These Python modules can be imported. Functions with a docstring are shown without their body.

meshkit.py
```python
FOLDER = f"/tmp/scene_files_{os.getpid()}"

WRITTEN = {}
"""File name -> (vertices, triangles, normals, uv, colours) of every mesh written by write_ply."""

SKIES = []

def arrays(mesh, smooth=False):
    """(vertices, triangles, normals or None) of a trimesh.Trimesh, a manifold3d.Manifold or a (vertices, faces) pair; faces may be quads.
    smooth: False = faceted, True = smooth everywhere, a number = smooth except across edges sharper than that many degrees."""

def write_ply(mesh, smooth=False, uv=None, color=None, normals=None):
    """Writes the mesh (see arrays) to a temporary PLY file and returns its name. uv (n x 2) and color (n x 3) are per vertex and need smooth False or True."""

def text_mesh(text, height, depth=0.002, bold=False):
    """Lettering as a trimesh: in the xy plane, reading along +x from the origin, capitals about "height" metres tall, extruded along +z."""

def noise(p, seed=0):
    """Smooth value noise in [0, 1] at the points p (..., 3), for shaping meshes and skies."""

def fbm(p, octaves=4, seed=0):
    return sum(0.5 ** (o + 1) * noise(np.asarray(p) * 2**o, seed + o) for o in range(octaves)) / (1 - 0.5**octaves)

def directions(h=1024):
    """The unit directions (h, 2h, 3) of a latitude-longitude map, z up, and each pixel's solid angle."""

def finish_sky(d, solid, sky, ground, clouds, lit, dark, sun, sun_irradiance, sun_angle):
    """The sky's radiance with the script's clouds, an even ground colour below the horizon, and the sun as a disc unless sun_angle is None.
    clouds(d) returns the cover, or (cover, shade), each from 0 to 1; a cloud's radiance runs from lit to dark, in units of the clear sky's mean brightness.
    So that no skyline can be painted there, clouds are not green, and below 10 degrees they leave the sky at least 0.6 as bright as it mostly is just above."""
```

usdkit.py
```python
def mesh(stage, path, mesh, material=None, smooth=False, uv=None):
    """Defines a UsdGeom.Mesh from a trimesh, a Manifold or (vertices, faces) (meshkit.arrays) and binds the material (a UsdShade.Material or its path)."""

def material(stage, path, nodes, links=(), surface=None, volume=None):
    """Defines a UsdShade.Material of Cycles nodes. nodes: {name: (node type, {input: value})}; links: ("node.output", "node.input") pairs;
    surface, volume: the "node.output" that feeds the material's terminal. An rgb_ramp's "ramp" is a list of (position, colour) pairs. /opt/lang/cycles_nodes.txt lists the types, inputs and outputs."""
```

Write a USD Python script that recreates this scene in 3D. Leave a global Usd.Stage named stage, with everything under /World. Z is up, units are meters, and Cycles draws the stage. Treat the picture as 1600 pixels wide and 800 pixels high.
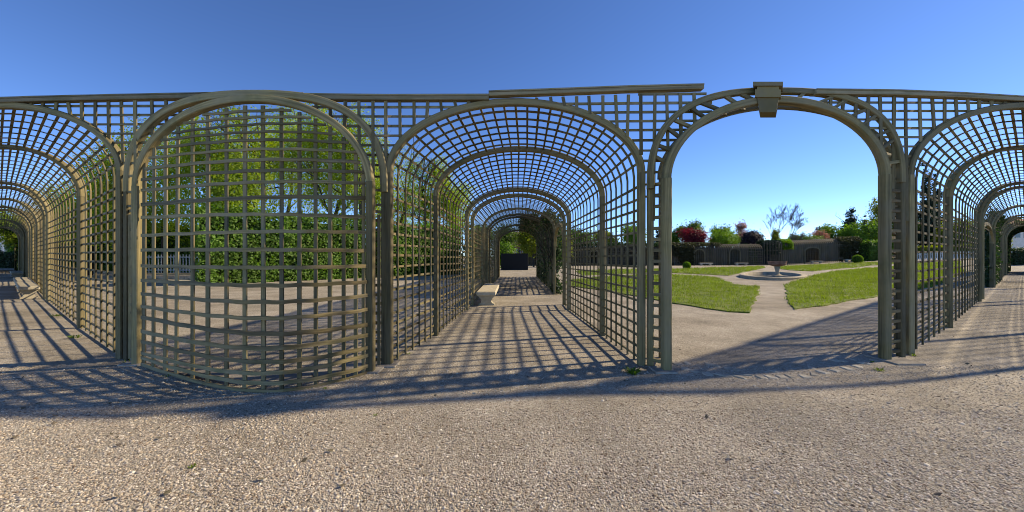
import math, random, sys
import numpy as np, trimesh, usdkit, meshkit
from shapely.geometry import Polygon, LineString, box as sbox
from shapely.ops import unary_union
from pxr import Usd, UsdGeom, UsdLux, UsdShade, Gf, Sdf, Vt

stage = Usd.Stage.CreateInMemory()
UsdGeom.SetStageUpAxis(stage, 'Z')
world = UsdGeom.Xform.Define(stage, '/World')
stage.SetDefaultPrim(world.GetPrim())
UsdGeom.Scope.Define(stage, '/World/Looks')
PI = math.pi
rng = np.random.default_rng(7)

# ---------------------------------------------------------------- camera, sky, sun
EYE, FOC = 1.6, 600.0                      # eye height; focal length in pixels of a 1600 wide picture
cam = UsdGeom.Camera.Define(stage, '/World/camera')
cam.CreateHorizontalApertureAttr(36.0)
cam.CreateFocalLengthAttr(36.0 * FOC / 1600)
cam.CreateExposureAttr(1.32)
cam.CreateClippingRangeAttr(Gf.Vec2f(0.05, 3000))
cam.AddTranslateOp().Set(Gf.Vec3d(0, 0, EYE))
cam.AddRotateXOp().Set(90.0)

SUN_AZ, SUN_EL = math.radians(75.0), math.radians(31.0)     # azimuth from +y towards +x
sky = usdkit.material(stage, '/World/Looks/sky_look', {
    's': ('sky_texture', {'sky_type': 'single_scattering', 'sun_disc': False, 'sun_elevation': SUN_EL, 'sun_rotation': SUN_AZ,
                          'air_density': 0.5, 'aerosol_density': 0.03, 'ozone_density': 3.0}),
    'h': ('hsv', {'hue': 0.507, 'saturation': 1.12}), 'b': ('background_shader', {'strength': 0.096})},
    [('s.color', 'h.color'), ('h.color', 'b.color')], surface='b.background')
dome = UsdLux.DomeLight.Define(stage, '/World/sky')
UsdShade.MaterialBindingAPI.Apply(dome.GetPrim()).Bind(sky)
dome.GetPrim().SetCustomDataByKey('kind', 'structure')
dome.GetPrim().SetCustomDataByKey('label', 'clear blue evening sky')
sun = UsdLux.DistantLight.Define(stage, '/World/sun')
sun.CreateIntensityAttr(0.82); sun.CreateNormalizeAttr(True); sun.CreateAngleAttr(1.4)
sun.CreateColorAttr(Gf.Vec3f(1.0, 0.83, 0.6))
# a light shines along its -z axis
d = np.array([math.sin(SUN_AZ) * math.cos(SUN_EL), math.cos(SUN_AZ) * math.cos(SUN_EL), math.sin(SUN_EL)])
m = Gf.Matrix4d(); m.SetLookAt(Gf.Vec3d(*d), Gf.Vec3d(0, 0, 0), Gf.Vec3d(0, 0, 1))
sun.AddTransformOp().Set(m.GetInverse())

# ---------------------------------------------------------------- materials
def mat(name, nodes, links, surface='p.BSDF'):
    return usdkit.material(stage, '/World/Looks/' + name, nodes, links, surface=surface)

def wood(name, dark, light, rough=0.8, green=(0.115, 0.11, 0.048), grey=(0.2, 0.17, 0.1)):
    return mat(name, {
        'tc': ('texture_coordinate', {}), 'oi': ('object_info', {}), 'geo': ('geometry', {}),
        'mp': ('mapping', {'scale': (1.6, 55, 1)}), 'n': ('noise_texture', {'scale': 1.0, 'detail': 6, 'roughness': 0.68}),
        'r': ('rgb_ramp', {'ramp': [(0.3, dark), (0.5, tuple(0.5 * (a + b) for a, b in zip(dark, light))), (0.66, light)]}),
        'n2': ('noise_texture', {'scale': 2.3, 'detail': 4, 'roughness': 0.6}), 'r2': ('rgb_ramp', {'ramp': [(0.46, (0, 0, 0)), (0.66, (0.75,) * 3)]}),
        'n3': ('noise_texture', {'scale': 1.1, 'detail': 5, 'roughness': 0.7}), 'r3': ('rgb_ramp', {'ramp': [(0.45, (0, 0, 0)), (0.62, (0.7,) * 3)]}),
        'mp4': ('mapping', {'scale': (0.7, 14, 1)}), 'n4': ('noise_texture', {'scale': 1.0, 'detail': 3}), 'r4': ('rgb_ramp', {'ramp': [(0.36, (0.5,) * 3), (0.48, (1.0,) * 3)]}),
        'mx': ('mix', {'color2': green}), 'my': ('mix', {'color2': grey}), 'mz': ('mix', {'mix_type': 'multiply', 'fac': 0.85}),
        'mr': ('map_range', {'from_min': 0, 'from_max': 1, 'to_min': 0.46, 'to_max': 1.06}), 'h': ('hsv', {}),
        'b': ('bump', {'strength': 0.5, 'distance': 0.008}),
        'p': ('principled_bsdf', {'roughness': rough, 'specular_ior_level': 0.25})},
        [('tc.UV', 'mp.vector'), ('mp.vector', 'n.vector'), ('n.fac', 'r.fac'), ('geo.position', 'n2.vector'), ('n2.fac', 'r2.fac'), ('geo.position', 'n3.vector'), ('n3.fac', 'r3.fac'),
         ('tc.UV', 'mp4.vector'), ('mp4.vector', 'n4.vector'), ('n4.fac', 'r4.fac'),
         ('r2.color', 'mx.fac'), ('r.color', 'mx.color1'), ('r3.color', 'my.fac'), ('mx.color', 'my.color1'), ('my.color', 'mz.color1'), ('r4.color', 'mz.color2'),
         ('oi.random', 'mr.value'), ('mr.result', 'h.value'), ('mz.color', 'h.color'),
         ('h.color', 'p.base_color'), ('n.fac', 'b.height'), ('b.normal', 'p.normal')])

M = {}
M['lath'] = wood('weathered_lath', (0.095, 0.075, 0.03), (0.26, 0.205, 0.092))
M['post'] = wood('weathered_post', (0.115, 0.094, 0.036), (0.29, 0.235, 0.105))
M['rail'] = wood('weathered_rail', (0.11, 0.09, 0.05), (0.28, 0.235, 0.14))
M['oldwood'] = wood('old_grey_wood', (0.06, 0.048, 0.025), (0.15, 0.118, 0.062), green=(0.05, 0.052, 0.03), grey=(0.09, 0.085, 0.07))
M['bark'] = wood('bark', (0.035, 0.028, 0.02), (0.11, 0.09, 0.065), rough=0.95, green=(0.05, 0.05, 0.025), grey=(0.1, 0.09, 0.075))
M['twig'] = wood('pale_bark', (0.1, 0.08, 0.06), (0.22, 0.18, 0.14), rough=0.95)

def leaf(name, c0, c1, c2, tr=0.45, rough=0.6):
    return mat(name, {
        'geo': ('geometry', {}), 'r': ('rgb_ramp', {'ramp': [(0.0, c0), (0.5, c1), (1.0, c2)]}),
        'n': ('noise_texture', {'scale': 0.55, 'detail': 2}), 'mr': ('map_range', {'from_min': 0.3, 'from_max': 0.7, 'to_min': 0.82, 'to_max': 1.4}), 'h': ('hsv', {}),
        'p': ('principled_bsdf', {'roughness': rough, 'specular_ior_level': 0.35}), 't': ('translucent_bsdf', {}), 'm': ('mix_closure', {'fac': tr}),
        'g': ('hsv', {'value': 1.9, 'saturation': 1.1})},
        [('geo.random_per_island', 'r.fac'), ('geo.position', 'n.vector'), ('n.fac', 'mr.value'), ('mr.result', 'h.value'), ('r.color', 'h.color'),
         ('h.color', 'p.base_color'), ('h.color', 'g.color'), ('g.color', 't.color'), ('p.BSDF', 'm.closure1'), ('t.BSDF', 'm.closure2')], 'm.closure')

M['leaf_spring'] = leaf('spring_leaf', (0.18, 0.24, 0.02), (0.44, 0.47, 0.045), (0.66, 0.6, 0.1), 0.5)
M['leaf_hedge'] = leaf('hedge_leaf', (0.08, 0.15, 0.015), (0.26, 0.38, 0.035), (0.48, 0.55, 0.07), 0.4)
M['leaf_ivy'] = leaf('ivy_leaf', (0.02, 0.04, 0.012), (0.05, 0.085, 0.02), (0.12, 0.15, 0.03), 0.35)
M['leaf_dry'] = leaf('dry_climber_leaf', (0.035, 0.04, 0.015), (0.08, 0.085, 0.03), (0.14, 0.11, 0.055), 0.3)
M['leaf_red'] = leaf('red_leaf', (0.1, 0.012, 0.016), (0.24, 0.028, 0.035), (0.4, 0.07, 0.075), 0.4)
M['leaf_pink'] = leaf('pinkish_leaf', (0.2, 0.1, 0.07), (0.33, 0.18, 0.13), (0.42, 0.28, 0.2), 0.4)
M['leaf_bright'] = leaf('bright_leaf', (0.1, 0.18, 0.016), (0.24, 0.35, 0.035), (0.42, 0.48, 0.07), 0.45)
M['leaf_mid'] = leaf('mid_green_leaf', (0.055, 0.1, 0.013), (0.12, 0.18, 0.027), (0.22, 0.26, 0.05), 0.45)
M['leaf_conifer'] = leaf('conifer_needle', (0.012, 0.025, 0.01), (0.03, 0.05, 0.018), (0.06, 0.08, 0.025), 0.2)
M['leaf_plum'] = leaf('dark_plum_leaf', (0.012, 0.006, 0.008), (0.025, 0.012, 0.014), (0.045, 0.02, 0.022), 0.15)
M['leaf_gold'] = leaf('yellow_green_leaf', (0.13, 0.16, 0.015), (0.24, 0.26, 0.03), (0.36, 0.34, 0.05), 0.5)
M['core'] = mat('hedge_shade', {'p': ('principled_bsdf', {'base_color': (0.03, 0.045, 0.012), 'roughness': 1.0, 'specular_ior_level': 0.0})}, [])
M['black'] = mat('black_board', {'n': ('noise_texture', {'scale': 8, 'detail': 4}), 'geo': ('geometry', {}), 'r': ('rgb_ramp', {'ramp': [(0.3, (0.006, 0.007, 0.008)), (0.7, (0.012, 0.013, 0.013))]}),
    'p': ('principled_bsdf', {'roughness': 0.7, 'specular_ior_level': 0.2})}, [('geo.position', 'n.vector'), ('n.fac', 'r.fac'), ('r.color', 'p.base_color')])

def gravel_like(name, ramp, scale, tint, tint2):
    return mat(name, {
        'geo': ('geometry', {}), 'v': ('voronoi_texture', {'scale': scale, 'randomness': 1.0}), 'v2': ('voronoi_texture', {'scale': scale * 0.42}),
        'bw': ('separate_color', {}), 'r': ('rgb_ramp', {'ramp': ramp}), 'bw2': ('separate_color', {}), 'r2': ('rgb_ramp', {'ramp': ramp}),
        'm0': ('mix', {'fac': 0.4}),
        'n': ('noise_texture', {'scale': 0.9, 'detail': 6, 'roughness': 0.65}), 'rn': ('rgb_ramp', {'ramp': [(0.34, tint), (0.62, tint2)]}),
        'm1': ('mix', {'mix_type': 'multiply', 'fac': 1.0}),
        'dm': ('map_range', {'from_min': 0.0, 'from_max': 0.7, 'to_min': 1.0, 'to_max': 0.0}),
        'nf': ('noise_texture', {'scale': 14, 'detail': 3}), 'ad': ('math', {'math_type': 'add'}),
        'n5': ('noise_texture', {'scale': 0.28, 'detail': 4, 'distortion': 0.8}), 'r5': ('rgb_ramp', {'ramp': [(0.36, (0.86, 0.84, 0.8)), (0.6, (1.05, 1.05, 1.05))]}), 'm5': ('mix', {'mix_type': 'multiply', 'fac': 1.0}),
        'b': ('bump', {'strength': 0.65, 'distance': 0.01}),
        'p': ('principled_bsdf', {'roughness': 0.85, 'specular_ior_level': 0.25})},
        [('geo.position', 'v.vector'), ('geo.position', 'v2.vector'), ('v.color', 'bw.color'), ('bw.r', 'r.fac'), ('v2.color', 'bw2.color'), ('bw2.r', 'r2.fac'),
         ('r.color', 'm0.color1'), ('r2.color', 'm0.color2'), ('geo.position', 'n.vector'), ('n.fac', 'rn.fac'), ('m0.color', 'm1.color1'), ('rn.color', 'm1.color2'),
         ('geo.position', 'n5.vector'), ('n5.fac', 'r5.fac'), ('m1.color', 'm5.color1'), ('r5.color', 'm5.color2'), ('m5.color', 'p.base_color'), ('v.distance', 'dm.value'), ('geo.position', 'nf.vector'), ('dm.result', 'ad.value1'), ('nf.fac', 'ad.value2'),
         ('ad.value', 'b.height'), ('b.normal', 'p.normal')])

GR = [(0.0, (0.1, 0.08, 0.06)), (0.1, (0.24, 0.2, 0.16)), (0.4, (0.38, 0.33, 0.275)), (0.7, (0.46, 0.405, 0.34)), (1.0, (0.66, 0.62, 0.55))]
M['gravel'] = gravel_like('gravel', GR, 105, (0.56, 0.56, 0.495), (0.91, 0.915, 0.84))
def flat_stone(name, dark, light, scale=9, bump=0.4):
    return mat(name, {'geo': ('geometry', {}), 'oi': ('object_info', {}), 'n': ('noise_texture', {'scale': scale, 'detail': 6, 'roughness': 0.65}), 'r': ('rgb_ramp', {'ramp': [(0.3, dark), (0.7, light)]}),
        'mr': ('map_range', {'to_min': 0.75, 'to_max': 1.2}), 'h': ('hsv', {}), 'nf': ('noise_texture', {'scale': scale * 7, 'detail': 4}),
        'b': ('bump', {'strength': bump, 'distance': 0.02}), 'p': ('principled_bsdf', {'roughness': 0.85, 'specular_ior_level': 0.25})},
        [('geo.position', 'n.vector'), ('n.fac', 'r.fac'), ('oi.random', 'mr.value'), ('mr.result', 'h.value'), ('r.color', 'h.color'), ('h.color', 'p.base_color'),
         ('geo.position', 'nf.vector'), ('nf.fac', 'b.height'), ('b.normal', 'p.normal')])
M['stone'] = flat_stone('pale_limestone', (0.17, 0.145, 0.1), (0.36, 0.315, 0.225), 3.5)
M['bench'] = flat_stone('bench_stone', (0.3, 0.265, 0.18), (0.45, 0.4, 0.29))
M['cobble'] = flat_stone('cobble_stone', (0.26, 0.235, 0.18), (0.44, 0.4, 0.31), 14, 0.5)
M['concrete'] = flat_stone('concrete', (0.16, 0.145, 0.12), (0.32, 0.29, 0.24))
M['rustystone'] = flat_stone('stained_stone', (0.13, 0.055, 0.035), (0.32, 0.19, 0.12), 5)
M['plaster'] = flat_stone('pale_plaster', (0.5, 0.46, 0.4), (0.66, 0.62, 0.55), 2, 0.1)
M['brickred'] = flat_stone('red_roof', (0.2, 0.09, 0.06), (0.3, 0.14, 0.09), 4, 0.3)
M['pale_paint'] = flat_stone('pale_painted_wood', (0.36, 0.36, 0.33), (0.52, 0.52, 0.48), 6, 0.1)
M['glass'] = mat('dark_glass', {'p': ('principled_bsdf', {'base_color': (0.03, 0.04, 0.05), 'roughness': 0.08})}, [])
for i, c in enumerate([(0.64, 0.58, 0.47), (0.45, 0.39, 0.3), (0.33, 0.285, 0.225), (0.22, 0.16, 0.105), (0.52, 0.43, 0.3)]):
    M['pebble%d' % i] = mat('pebble_tone_%s' % 'abcde'[i], {'oi': ('object_info', {}), 'mr': ('map_range', {'to_min': 0.6, 'to_max': 0.95}), 'h': ('hsv', {'color': c}),
        'p': ('principled_bsdf', {'roughness': 0.75, 'specular_ior_level': 0.3})}, [('oi.random', 'mr.value'), ('mr.result', 'h.value'), ('h.color', 'p.base_color')])
M['lawn'] = mat('lawn_turf', {
    'geo': ('geometry', {}), 'n': ('noise_texture', {'scale': 1.1, 'detail': 5, 'roughness': 0.65}), 'r': ('rgb_ramp', {'ramp': [(0.3, (0.08, 0.12, 0.016)), (0.55, (0.145, 0.19, 0.026)), (0.75, (0.23, 0.235, 0.055))]}),
    'nf': ('noise_texture', {'scale': 40, 'detail': 3}), 'rf': ('rgb_ramp', {'ramp': [(0.3, (0.55,) * 3), (0.7, (1.25,) * 3)]}), 'm': ('mix', {'mix_type': 'multiply', 'fac': 1.0}),
    'b': ('bump', {'strength': 0.9, 'distance': 0.03}), 'p': ('principled_bsdf', {'roughness': 0.9, 'specular_ior_level': 0.15})},
    [('geo.position', 'n.vector'), ('n.fac', 'r.fac'), ('geo.position', 'nf.vector'), ('nf.fac', 'rf.fac'), ('r.color', 'm.color1'), ('rf.color', 'm.color2'), ('m.color', 'p.base_color'), ('nf.fac', 'b.height'), ('b.normal', 'p.normal')])
M['grass0'] = leaf('grass_blade', (0.11, 0.155, 0.018), (0.185, 0.24, 0.03), (0.3, 0.31, 0.065), 0.4)
M['water'] = mat('dark_water', {'geo': ('geometry', {}), 'n': ('noise_texture', {'scale': 5, 'detail': 3}), 'b': ('bump', {'strength': 0.15, 'distance': 0.02}),
    'p': ('principled_bsdf', {'base_color': (0.012, 0.016, 0.014), 'roughness': 0.06, 'specular_ior_level': 0.5})}, [('geo.position', 'n.vector'), ('n.fac', 'b.height'), ('b.normal', 'p.normal')])

# ---------------------------------------------------------------- scene-tree helpers
_names = {}
def numbered(parent, name):
    k = (parent, name); n = _names.get(k, 0); _names[k] = n + 1
    return name if n == 0 else '%s_%03d' % (name, n)

def tag(prim, label=None, cat=None, group=None, kind=None):
    for k, v in (('label', label), ('category', cat), ('group', group), ('kind', kind)):
        if v: prim.SetCustomDataByKey(k, v)

class Thing:
    def __init__(self, name, label=None, cat=None, loc=(0, 0, 0), group=None, kind=None):
        self.path = '/World/' + numbered('/World', name)
        self.loc = np.array(loc, float)
        self.x = UsdGeom.Xform.Define(stage, self.path)
        self.x.AddTranslateOp().Set(Gf.Vec3d(*map(float, loc)))
        tag(self.x.GetPrim(), label, cat, group, kind)
    def part(self, name, mesh, material, smooth=False, parent=None, kind=None, label=None):
        base = parent or self.path
        p = base + '/' + numbered(base, name)
        uv = None
        if isinstance(mesh, tuple):
            v, f = np.asarray(mesh[0], float) - self.loc, mesh[1]
            if len(mesh) > 2: uv = mesh[2]
            mesh = (v, f)
        else:
            mesh = mesh.copy(); mesh.apply_translation(-self.loc)
        prim = usdkit.mesh(stage, p, mesh, material, smooth, uv).GetPrim()
        tag(prim, label=label, kind=kind)
        return p

def single(name, mesh, material, label=None, cat=None, group=None, kind=None, smooth=False):
    """A thing that is one mesh."""
    p = '/World/' + numbered('/World', name)
    uv = mesh[2] if isinstance(mesh, tuple) and len(mesh) > 2 else None
    if isinstance(mesh, tuple): mesh = mesh[:2]
    prim = usdkit.mesh(stage, p, mesh, material, smooth, uv).GetPrim()
    tag(prim, label, cat, group, kind)
    return p

def copy_of(first, name, label, loc, cat, group=None, rz=0):
    x = UsdGeom.Xform.Define(stage, '/World/' + numbered('/World', name))
    x.GetPrim().GetReferences().AddInternalReference(first.path)
    x.GetPrim().SetInstanceable(True)
    x.ClearXformOpOrder()
    x.AddTransformOp().Set(Gf.Matrix4d().SetRotate(Gf.Rotation(Gf.Vec3d(0, 0, 1), rz)) * Gf.Matrix4d().SetTranslate(Gf.Vec3d(*map(float, loc))))
    tag(x.GetPrim(), label, cat, group)

# ---------------------------------------------------------------- mesh helpers
def unit(a):
    a = np.asarray(a, float); return a / (np.linalg.norm(a, axis=-1, keepdims=True) + 1e-12)

def sweep(P, N, w, t, off=0.0, chamfer=0.0):
    """A timber of section w (across) by t (along N) that follows the points P. Returns vertices, quads, uv."""
    P = np.asarray(P, float); n = len(P)
    N = np.broadcast_to(np.asarray(N, float), P.shape)
    T = unit(np.gradient(P, axis=0)); B = unit(np.cross(T, N)); N2 = np.cross(B, T)
    if chamfer:
        a, b, c = w / 2, t / 2, chamfer
        prof = [(a - c, b), (-a + c, b), (-a, b - c), (-a, -b + c), (-a + c, -b), (a - c, -b), (a, -b + c), (a, b - c)]
    else:
        a, b = w / 2, t / 2; prof = [(a, b), (-a, b), (-a, -b), (a, -b)]
    k = len(prof)
    V = np.stack([P + B * x + N2 * (y + off) for x, y in prof], 1).reshape(-1, 3)
    L = np.concatenate([[0], np.cumsum(np.linalg.norm(np.diff(P, axis=0), axis=1))]) + rng.uniform(0, 50)
    uv = np.stack([np.repeat(L, k), np.tile(np.cumsum([0] + [math.dist(prof[i], prof[i + 1]) for i in range(k - 1)]), n)], 1)
    i, j = np.meshgrid(np.arange(n - 1), np.arange(k), indexing='ij')
    Q = np.stack([i * k + j, i * k + (j + 1) % k, (i + 1) * k + (j + 1) % k, (i + 1) * k + j], -1).reshape(-1, 4)
    F = np.vstack([Q[:, [0, 1, 2]], Q[:, [0, 2, 3]]])
    cap = np.array([[0, q + 1, q] for q in range(1, k - 1)])
    F = np.vstack([F, cap, cap[:, ::-1] + (n - 1) * k])
    return V, F, uv

def upright(x, y, z0, z1, w, d, chamfer=0.012):
    return sweep([(x, y, z0), (x, y, z1)], (0, -1, 0), w, d, chamfer=chamfer)

def beam(a, b, w, d, N=(0, -1, 0), chamfer=0.0):
    return sweep([a, b], N, w, d, chamfer=chamfer)

def join(meshes):
    V, F, U, n = [], [], [], 0
    for m in meshes:
        V.append(m[0]); F.append(np.asarray(m[1]) + n); n += len(m[0])
        U.append(m[2] if len(m) > 2 else np.zeros((len(m[0]), 2)))
    return np.vstack(V), np.vstack(F), np.vstack(U)

def boxm(x0, x1, y0, y1, z0, z1, bevel=0.0):
    if bevel:
        m = trimesh.creation.box([x1 - x0 - 2 * bevel, y1 - y0 - 2 * bevel, z1 - z0 - 2 * bevel])
        pts = np.vstack([m.vertices + s * bevel * np.eye(3)[k] for k in range(3) for s in (-1, 1)])
        m = trimesh.convex.convex_hull(pts)
    else:
        m = trimesh.creation.box([x1 - x0, y1 - y0, z1 - z0])
    m.apply_translation([(x0 + x1) / 2, (y0 + y1) / 2, (z0 + z1) / 2])
    return np.array(m.vertices), np.array(m.faces)

def lathe(profile, seg=40, sx=1.0, sy=1.0, at=(0, 0, 0)):
    p = np.asarray(profile, float); a = np.arange(seg) * 2 * PI / seg
    V = np.stack([p[:, None, 0] * np.cos(a) * sx, p[:, None, 0] * np.sin(a) * sy, np.repeat(p[:, 1:2], seg, 1)], -1).reshape(-1, 3) + np.array(at)
    n = len(p); i, j = np.meshgrid(np.arange(n - 1), np.arange(seg), indexing='ij')
    Q = np.stack([i * seg + j, i * seg + (j + 1) % seg, (i + 1) * seg + (j + 1) % seg, (i + 1) * seg + j], -1).reshape(-1, 4)
    return V, np.vstack([Q[:, [0, 1, 2]], Q[:, [0, 2, 3]]])

def tubes(segs, sides=5):
    """Tapered limbs: rows of (p0, p1, r0, r1)."""
    p0 = np.array([s[0] for s in segs], float); p1 = np.array([s[1] for s in segs], float)
    r0 = np.array([s[2] for s in segs])[:, None, None]; r1 = np.array([s[3] for s in segs])[:, None, None]
    t = unit(p1 - p0); a = unit(np.cross(t, np.where(np.abs(t[:, 2:]) < 0.9, [[0, 0, 1.0]], [[1.0, 0, 0]]))); b = np.cross(t, a)
    ang = np.arange(sides) * 2 * PI / sides
    ring = np.cos(ang)[None, :, None] * a[:, None] + np.sin(ang)[None, :, None] * b[:, None]
    V = np.concatenate([p0[:, None] + r0 * ring, p1[:, None] + r1 * ring], 1).reshape(-1, 3)
    j = np.arange(sides); q = np.stack([j, (j + 1) % sides, sides + (j + 1) % sides, sides + j], 1)
    Q = (q[None] + (np.arange(len(segs)) * 2 * sides)[:, None, None]).reshape(-1, 4)
    L = np.linalg.norm(p1 - p0, axis=1)
    uv = np.zeros((len(segs), 2 * sides, 2)); uv[:, sides:, 0] = L[:, None]; uv[:, :, 1] = np.tile(np.arange(sides) * 0.08, 2)
    uv[:, :, 0] += np.arange(len(segs))[:, None] * 1.7
    return V, np.vstack([Q[:, [0, 1, 2]], Q[:, [0, 2, 3]]]), uv.reshape(-1, 2)

def leaves(C, size, r, up=0.35, aspect=0.7, face=None):
    """One small folded leaf at each point of C."""
    n = len(C); N = unit(r.normal(size=(n, 3)) * (0.55 if face is not None else 1) + [0, 0, up] + (face if face is not None else 0)); A = unit(np.cross(N, r.normal(size=(n, 3)))); B = np.cross(N, A)
    s = (size * r.uniform(0.65, 1.35, n))[:, None]
    V = np.stack([C - A * s * 0.5, C + B * s * aspect * 0.5 - N * s * 0.08, C + A * s * 0.5, C - B * s * aspect * 0.5 - N * s * 0.08], 1).reshape(-1, 3)
    k = np.arange(n)[:, None] * 4
    return V, np.vstack([k + [[0, 1, 2]], k + [[0, 2, 3]]])

def clumps(r, lobes, n, per, sig):
    """Leaf points in clumps spread mostly near the surface of ellipsoid lobes (cx, cy, cz, rx, ry, rz)."""
    L = np.array(lobes, float); w = (L[:, 3] * L[:, 4] * L[:, 5]) ** 0.66; k = r.choice(len(L), max(1, n // per), p=w / w.sum())
    d = unit(r.normal(size=(len(k), 3))) * (r.uniform(0.15, 1.0, len(k)) ** 0.45)[:, None]
    c = L[k, :3] + d * L[k, 3:6]
    pts = np.repeat(c, per, 0) + r.normal(size=(len(c) * per, 3)) * sig * np.repeat(r.uniform(0.6, 1.3, len(c)), per)[:, None]
    return pts

def limbs(r, p, d, length, rad, level, out, spread=0.55, kids=(3, 5), lift=0.15, shrink=0.66, segs=4):
    """A branching tree as tapered segments (level 0 is the twig)."""
    p = np.array(p, float); d = unit(d); step = length / segs
    for i in range(segs):
        q = p + d * step; r1 = rad * (1 - 0.45 * (i + 1) / segs)
        out.append((p, q, rad * (1 - 0.45 * i / segs), r1, level))
        if level > 0 and i >= (1 if segs > 2 else 0):
            for _ in range(int(r.integers(*kids)) if i == segs - 1 else int(r.integers(0, max(2, kids[1] - 1)))):
                nd = unit(d + r.normal(size=3) * spread + [0, 0, lift])
                limbs(r, q, nd, length * shrink * r.uniform(0.75, 1.15), max(r1 * 0.6, 0.004), level - 1, out, spread, kids, lift, shrink, max(2, segs - 1))
        p = q; d = unit(d + r.normal(size=3) * 0.13 + [0, 0, 0.05])

# ---------------------------------------------------------------- the lie of the land
def smooth01(x, a, b):
    t = np.clip((np.asarray(x, float) - a) / (b - a), 0, 1); return t * t * (3 - 2 * t)

def ter(x, y):
    """Height of the ground: level, with the far right corner of the garden rising gently."""
    x, y = np.asarray(x, float), np.asarray(y, float)
    return smooth01(y, 38, 60) * np.clip((x - 47) * 0.041, 0, 1.9) * smooth01(x, 40, 56)

def at(px, py, Y):
    """The point at distance Y along the garden axis that stands at this bearing and height."""
    return np.array([(px - 800) / FOC * Y, Y, EYE + (400 - py) / FOC * Y])

def ground(px, py):
    """The point of the ground seen at a bearing of the survey."""
    Y = 12.0
    for _ in range(60):
        z = float(ter((px - 800) / FOC * Y, Y)); Y = 0.5 * Y + 0.5 * min(400, (EYE - z) * FOC / max(py - 400, 1.5))
    x = (px - 800) / FOC * Y
    return np.array([x, Y, float(ter(x, Y))])

gx = np.unique(np.concatenate([np.linspace(-600, -60, 10), np.linspace(-60, 120, 121), np.linspace(120, 700, 10)]))
gy = np.unique(np.concatenate([np.linspace(-80, 0, 5), np.linspace(0, 130, 90), np.linspace(130, 900, 10)]))
GX, GY = np.meshgrid(gx, gy); i, j = np.meshgrid(np.arange(len(gy) - 1), np.arange(len(gx) - 1), indexing='ij'); nx = len(gx)
Q = np.stack([i * nx + j, i * nx + j + 1, (i + 1) * nx + j + 1, (i + 1) * nx + j], -1).reshape(-1, 4)
single('gravel_ground', (np.stack([GX, GY, ter(GX, GY)], -1).reshape(-1, 3), Q), M['gravel'], 'pale beige gravel ground and paths of the garden', kind='structure', smooth=True)

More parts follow.
